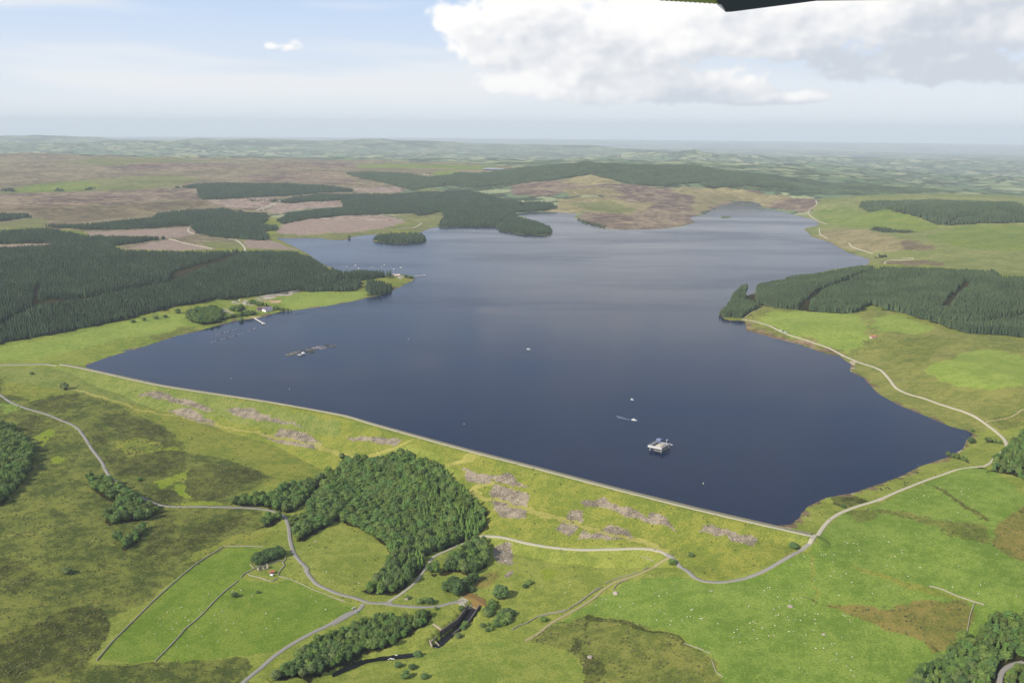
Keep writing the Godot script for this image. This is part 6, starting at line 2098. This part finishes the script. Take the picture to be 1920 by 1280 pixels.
func house(called: String, label: String, at: Vector2, size: Vector3, turn: float, wall: StandardMaterial3D, roof: StandardMaterial3D, chimney := false, hip := 0.0) -> Node3D:
	var t := thing(called, label, "building", on_ground(at, -0.2), turn)
	var st := begin()
	box(st, Vector3.ZERO, size)
	put("wall", done(st), wall, t)
	st = begin()
	gable(st, Vector3(0, size.y - 0.02, 0), Vector3(size.x + 0.9, size.z * 0.38, size.z + 1.0), 0.0, hip)
	var r := put("roof", done(st), roof, t)
	if chimney:
		st = begin()
		box(st, Vector3(size.x * 0.3, size.y + size.z * 0.2, 0), Vector3(0.9, size.z * 0.3, 0.9))
		put("chimney", done(st), wall, r)
	st = begin()
	box(st, Vector3(0, 0, 0.06), Vector3(1.3, 2.2, 0.12))
	var mesh := done(st)
	var door := put("door", mesh, paint(0.10, 0.08, 0.07), t)
	door.position = Vector3(-size.x * 0.1, 0.2, size.z / 2)
	st = begin()
	box(st, Vector3(0, 0, 0.05), Vector3(1.3, 1.1, 0.1))
	mesh = done(st)
	var n := maxi(2, int(size.x / 4.0))
	for k in n:
		for s in [-1, 1]:
			var o := put("window", mesh, paint(0.04, 0.05, 0.06, 0.15), t)
			o.position = Vector3(size.x * ((k + 0.5) / n - 0.5) + 0.6, 1.1, s * size.z / 2)
			if s < 0:
				o.rotation.y = PI
	return t


func make_car(body: Color, label: String, at: Vector2, turn: float, big := 1.0) -> Node3D:
	var t := thing("parked_car", label, "car", on_ground(at, 0.25), turn)
	t.scale = Vector3.ONE * big
	var st := begin()
	box(st, Vector3(0, 0.3, 0), Vector3(4.3, 0.6, 1.75), 0.0, 0.97)
	box(st, Vector3(-0.2, 0.88, 0), Vector3(2.5, 0.56, 1.6), 0.0, 0.8)
	put("body", done(st), paint(body.r, body.g, body.b, 0.3), t)
	st = begin()
	box(st, Vector3(-0.2, 0.93, 0), Vector3(2.52, 0.36, 1.62), 0.0, 0.85)
	put("window", done(st), paint(0.03, 0.035, 0.04, 0.1), t)
	for c in [[-1.35, 1], [1.35, 1], [-1.35, -1], [1.35, -1]]:
		st = begin()
		tube(st, PackedVector3Array([Vector3(c[0], 0.32, c[1] * 0.7), Vector3(c[0], 0.32, c[1] * 0.9)]), 0.32, 9)
		put("wheel", done(st), paint(0.03, 0.03, 0.03), t)
	return t


func build_buildings() -> void:
	var slate := grainy("slate", Color(0.42, 0.38, 0.47), Color(0.56, 0.52, 0.60), 3.0)
	var dark_slate := grainy("dark slate", Color(0.28, 0.22, 0.28), Color(0.38, 0.32, 0.37), 3.0)
	var white := paint(0.68, 0.66, 0.62)
	house("visitor_centre", "lakeside visitor centre hall with a pale lilac slate roof and white gable", Vector2(-485, -1913), Vector3(17, 4.2, 12), 0.9, white, slate, false)
	house("visitor_centre_wing", "low annexe with a dark plum roof beside the visitor centre hall", Vector2(-498, -1914), Vector3(15, 3.4, 10), 0.35, paint(0.35, 0.28, 0.26), dark_slate, false, 3.0)
	house("fishing_lodge", "small pale lodge beside the trees on the fishing point", Vector2(-294, -2385), Vector3(9, 3.2, 6), 0.5, white, paint(0.5, 0.47, 0.44))
	house("boat_shed", "low boat shed with a pinkish roof by the point's yard", Vector2(-281, -2377), Vector3(12, 3.0, 7), 0.3, paint(0.42, 0.36, 0.32), paint(0.55, 0.42, 0.36))
	make_car(Color(0.85, 0.85, 0.85), "white van in the yard of the fishing point", Vector2(-273.5, -2350), 0.4, 1.5)
	house("field_barn", "small barn with an orange-red roof alone on the green hillside", Vector2(613, -1633), Vector3(9.5, 3.0, 6.0), 0.25, paint(0.40, 0.39, 0.36), paint(0.36, 0.14, 0.07))
	# ruined farm
	var ruin := thing("ruined_cottage", "roofless ruined stone cottage under the dark trees", "ruin", on_ground(Vector2(-226.5, -834.5), -0.3), 0.62)
	var stone := grainy("dry stone", Color(0.42, 0.40, 0.34), Color(0.68, 0.66, 0.58), 3.0)
	for w in [[0, -2.2, 9, 0.6, 2.6, "wall"], [0, 2.2, 9, 0.6, 1.5, "wall"], [-4.5, 0, 0.6, 4.6, 3.6, "gable_wall"], [4.5, 0, 0.6, 4.6, 4.0, "gable_wall"], [0.6, 0, 0.5, 4.2, 1.8, "partition"]]:
		var st := begin()
		for k in 7:
			var f := (k + 0.5) / 7.0 - 0.5
			var along: bool = w[2] > w[3]
			box(st, Vector3(w[0] + (f * w[2] if along else 0.0), 0, w[1] + (0.0 if along else f * w[3])), Vector3(w[2] / 7.0 + 0.02 if along else w[2], w[4] * rng.randf_range(0.6, 1.0), w[3] if along else w[3] / 7.0 + 0.02))
		put(w[5], done(st), stone, ruin)
	house("rusty_shed", "little shed with a rusty red roof in the ruined farmyard", Vector2(-216.5, -827.5), Vector3(4.2, 1.9, 2.8), 0.3, paint(0.2, 0.16, 0.13), paint(0.33, 0.11, 0.075))
	var tr := thing("trailer", "small white trailer beside the rusty shed in the farmyard", "trailer", on_ground(Vector2(-215.5, -822.3)), -0.5)
	var st := begin()
	box(st, Vector3(0, 0.5, 0), Vector3(3.0, 1.2, 1.5), 0.0, 0.94)
	put("body", done(st), paint(0.6, 0.6, 0.6, 0.5), tr)
	for s in [-1, 1]:
		st = begin()
		tube(st, PackedVector3Array([Vector3(0, 0.35, s * 0.6), Vector3(0, 0.35, s * 0.82)]), 0.35, 9)
		put("wheel", done(st), paint(0.03, 0.03, 0.03), tr)
	st = begin()
	tube(st, PackedVector3Array([Vector3(1.4, 0.5, 0), Vector3(2.5, 0.45, 0)]), 0.07, 5)
	put("drawbar", done(st), paint(0.15, 0.15, 0.15), tr)
	# gateway with a cattle grid on the lane
	var gate := thing("cattle_grid", "cattle grid with pale side walls across the lane at the crossroads", "cattle grid", on_ground(Vector2(-131.4, -768.3)), -Vector2(4.1, 5.4).angle())
	for s in [-1, 1]:
		st = begin()
		box(st, Vector3(s * 3.0, 0, 0), Vector3(0.5, 1.2, 3.4))
		put("side_wall", done(st), paint(0.60, 0.57, 0.50), gate)
	st = begin()
	for k in 12:
		box(st, Vector3(0, 0.16, -1.4 + k * 0.25), Vector3(5.2, 0.1, 0.12))
	put("bars", done(st), paint(0.12, 0.11, 0.10, 0.6), gate)
	# cars in the visitors' car park
	var cars := [[-570, -1976, "white"], [-566, -1979, "silver"], [-562.5, -1984, "dark blue"], [-561, -1990, "white"], [-556, -1993, "red"], [-549.5, -1986, "silver"], [-543.7, -1973, "white"], [-539, -1965, "grey"], [-534.7, -1959, "silver"], [-533.8, -1967, "black"], [-572.4, -1908, "pale blue"], [-566, -1899, "cream"]]
	var tones := {"white": Color(0.8, 0.8, 0.8), "silver": Color(0.5, 0.51, 0.52), "dark blue": Color(0.03, 0.05, 0.14), "red": Color(0.4, 0.04, 0.03), "grey": Color(0.2, 0.2, 0.21), "black": Color(0.02, 0.02, 0.02), "pale blue": Color(0.35, 0.45, 0.6), "cream": Color(0.7, 0.66, 0.52)}
	for c in cars:
		var o := make_car(tones[c[2]], "%s car parked on the gravel behind the visitor centre's trees" % c[2], Vector2(c[0], c[1]), rng.randf_range(-0.6, 1.2), 1.15)
		o.set_meta("group", "%s cars in the visitors' car park" % c[2])
	make_car(Color(0.72, 0.73, 0.74), "pale car parked on the grass beside the lake track, nearer the headland", Vector2(487, -1743), 0.9, 1.3)
	make_car(Color(0.60, 0.66, 0.68), "silver-green car parked beside the pale car by the lake track", Vector2(491.5, -1729), 0.9, 1.3)
	# boulders
	for b in boulder_spots:
		st = begin()
		lump(st, Vector3(0, b[1] * 0.25, 0), Vector3(b[1], b[1] * 0.62, b[1] * 0.8), 0.22, 5, 8)
		var o := put("boulder", done(st), grainy("boulder", Color(0.50, 0.46, 0.44), Color(0.68, 0.64, 0.60), 2.0))
		o.position = on_ground(Vector2(b[0][0], b[0][1]))
		tag(o, b[2] if b[2] != "boulder" else "boulder at the lower corner of the brown moor", "boulder")


# ---------------------------------------------------------------- animals

func build_animals() -> void:
	var st := begin()
	lump(st, Vector3(0, 0.62, 0), Vector3(0.58, 0.34, 0.33), 0.06, 6, 9)
	tube(st, PackedVector3Array([Vector3(0.42, 0.70, 0), Vector3(0.62, 0.72, 0), Vector3(0.80, 0.52, 0)]), 0.17, 7, 0.08)
	for c in [[-0.36, 0.17], [0.34, 0.17], [-0.36, -0.17], [0.34, -0.17]]:
		tube(st, PackedVector3Array([Vector3(c[0], 0.5, c[1]), Vector3(c[0], 0.0, c[1])]), 0.075, 5, 0.05)
	for s in [-1, 1]:
		tube(st, PackedVector3Array([Vector3(0.60, 0.78, s * 0.08), Vector3(0.58, 0.80, s * 0.22)]), 0.05, 4, 0.02)
	var mesh := done(st)
	var wool := [paint(0.50, 0.48, 0.40), paint(0.40, 0.37, 0.30), paint(0.56, 0.54, 0.46)]
	var labels := ["white sheep grazing the pastures round the ruined farm and lane", "white sheep in the long pasture between the two stone walls", "white sheep in the pasture below the sandy track's fork", "white sheep on the broad pasture with the pale boulder", "white sheep on the rough grass between dam and sandy track"]
	var boulder := Vector2(boulder_spots[0][0][0], boulder_spots[0][0][1])
	for f in flocks.size():
		for p in pts(flocks[f][1]):
			var o := put("sheep", mesh, wool[rng.randi() % 3])
			o.position = on_ground(p)
			o.rotation.y = rng.randf() * TAU
			o.scale = Vector3.ONE * rng.randf_range(0.75, 0.98)
			var label: String = labels[f]
			if f == 3:
				label = "white sheep on the broad pasture " + ("close round the pale boulder" if p.distance_to(boulder) < 45.0 else "up beside the lakeside road" if p.y < -850.0 else "between the rust-brown bracken and the wood" if p.x > 290.0 else "below the lane's long bend" if p.y < -760.0 else "down at its lowest end")
			elif f == 0:
				label = "white sheep " + ("on the round field beside the big wood" if p.y < -800.0 and p.x > -215.0 else "in the pasture between ruin and lane" if p.x > -190.0 else "in the pasture below the ruin")
			tag(o, label, "sheep", label)
	# cattle
	st = begin()
	lump(st, Vector3(0, 1.0, 0), Vector3(1.05, 0.45, 0.38), 0.05, 6, 9)
	tube(st, PackedVector3Array([Vector3(0.8, 1.1, 0), Vector3(1.2, 1.1, 0), Vector3(1.55, 0.75, 0)]), 0.26, 7, 0.13)
	for c in [[-0.75, 0.22], [0.65, 0.22], [-0.75, -0.22], [0.65, -0.22]]:
		tube(st, PackedVector3Array([Vector3(c[0], 0.9, c[1]), Vector3(c[0], 0.0, c[1])]), 0.12, 5, 0.08)
	tube(st, PackedVector3Array([Vector3(-1.02, 1.15, 0), Vector3(-1.15, 0.5, 0)]), 0.05, 4)
	mesh = done(st)
	for p in cattle:
		var o := put("cow", mesh, paint(0.035, 0.03, 0.028))
		o.position = on_ground(p)
		o.rotation.y = rng.randf() * TAU
		tag(o, "black cow grazing between the lakeside road and the shore", "cow", "black cattle by the lake")


# ---------------------------------------------------------------- the aircraft's own wing

func build_wing() -> void:
	var cam: Camera3D = get_node("camera")
	var t := thing("aircraft_wing", "green and black trailing edge of the aircraft's own wing", "aircraft wing")
	t.transform = Transform3D(cam.basis, cam.position)
	# metres in the aircraft's axes: x along the span, y up, z aft
	var back := Vector3(0.12, 0.42, -1.0)
	var skin := []
	var x := 0.478
	var k := 0
	while x < 0.668:
		skin.append(Vector2(x, 1.1110 - (x - 0.478) * 0.058))
		skin.append(Vector2(x + 0.013, 1.1075 - (x - 0.478) * 0.058))
		x += 0.0155
		k += 1
	skin.append(Vector2(0.690, 1.1045))
	skin.append(Vector2(1.3, 1.112))
	skin.append(Vector2(1.3, 1.30))
	skin.append(Vector2(0.44, 1.30))
	put("wing_skin", slab(skin, -3.2, back * 1.2), paint(0.055, 0.075, 0.022, 0.5), t)
	var flap := [Vector2(0.6577, 1.088), Vector2(0.671, 1.078), Vector2(0.680, 1.066), Vector2(0.685, 1.0549), Vector2(0.704, 1.0557), Vector2(0.837, 1.0728), Vector2(1.008, 1.095), Vector2(1.3, 1.133), Vector2(1.3, 1.2), Vector2(0.6577, 1.2)]
	put("flap", slab(flap, -3.15, back * 0.5), paint(0.010, 0.014, 0.016, 0.25), t)


func slab(outline: Array, z: float, along: Vector3) -> ArrayMesh:
	var p := PackedVector2Array(outline)
	var st := begin()
	var idx := Geometry2D.triangulate_polygon(p)
	for i in range(0, idx.size(), 3):
		var a := Vector3(p[idx[i]].x, p[idx[i]].y, z)
		var b := Vector3(p[idx[i + 1]].x, p[idx[i + 1]].y, z)
		var c := Vector3(p[idx[i + 2]].x, p[idx[i + 2]].y, z)
		if (b - a).cross(c - a).z > 0:
			var t := b
			b = c
			c = t
		tri(st, a, b, c)
		tri(st, a + along, c + along, b + along)
	for i in p.size():
		var a := Vector3(p[i].x, p[i].y, z)
		var b := Vector3(p[(i + 1) % p.size()].x, p[(i + 1) % p.size()].y, z)
		quad(st, a, a + along, b + along, b)
	return done(st)
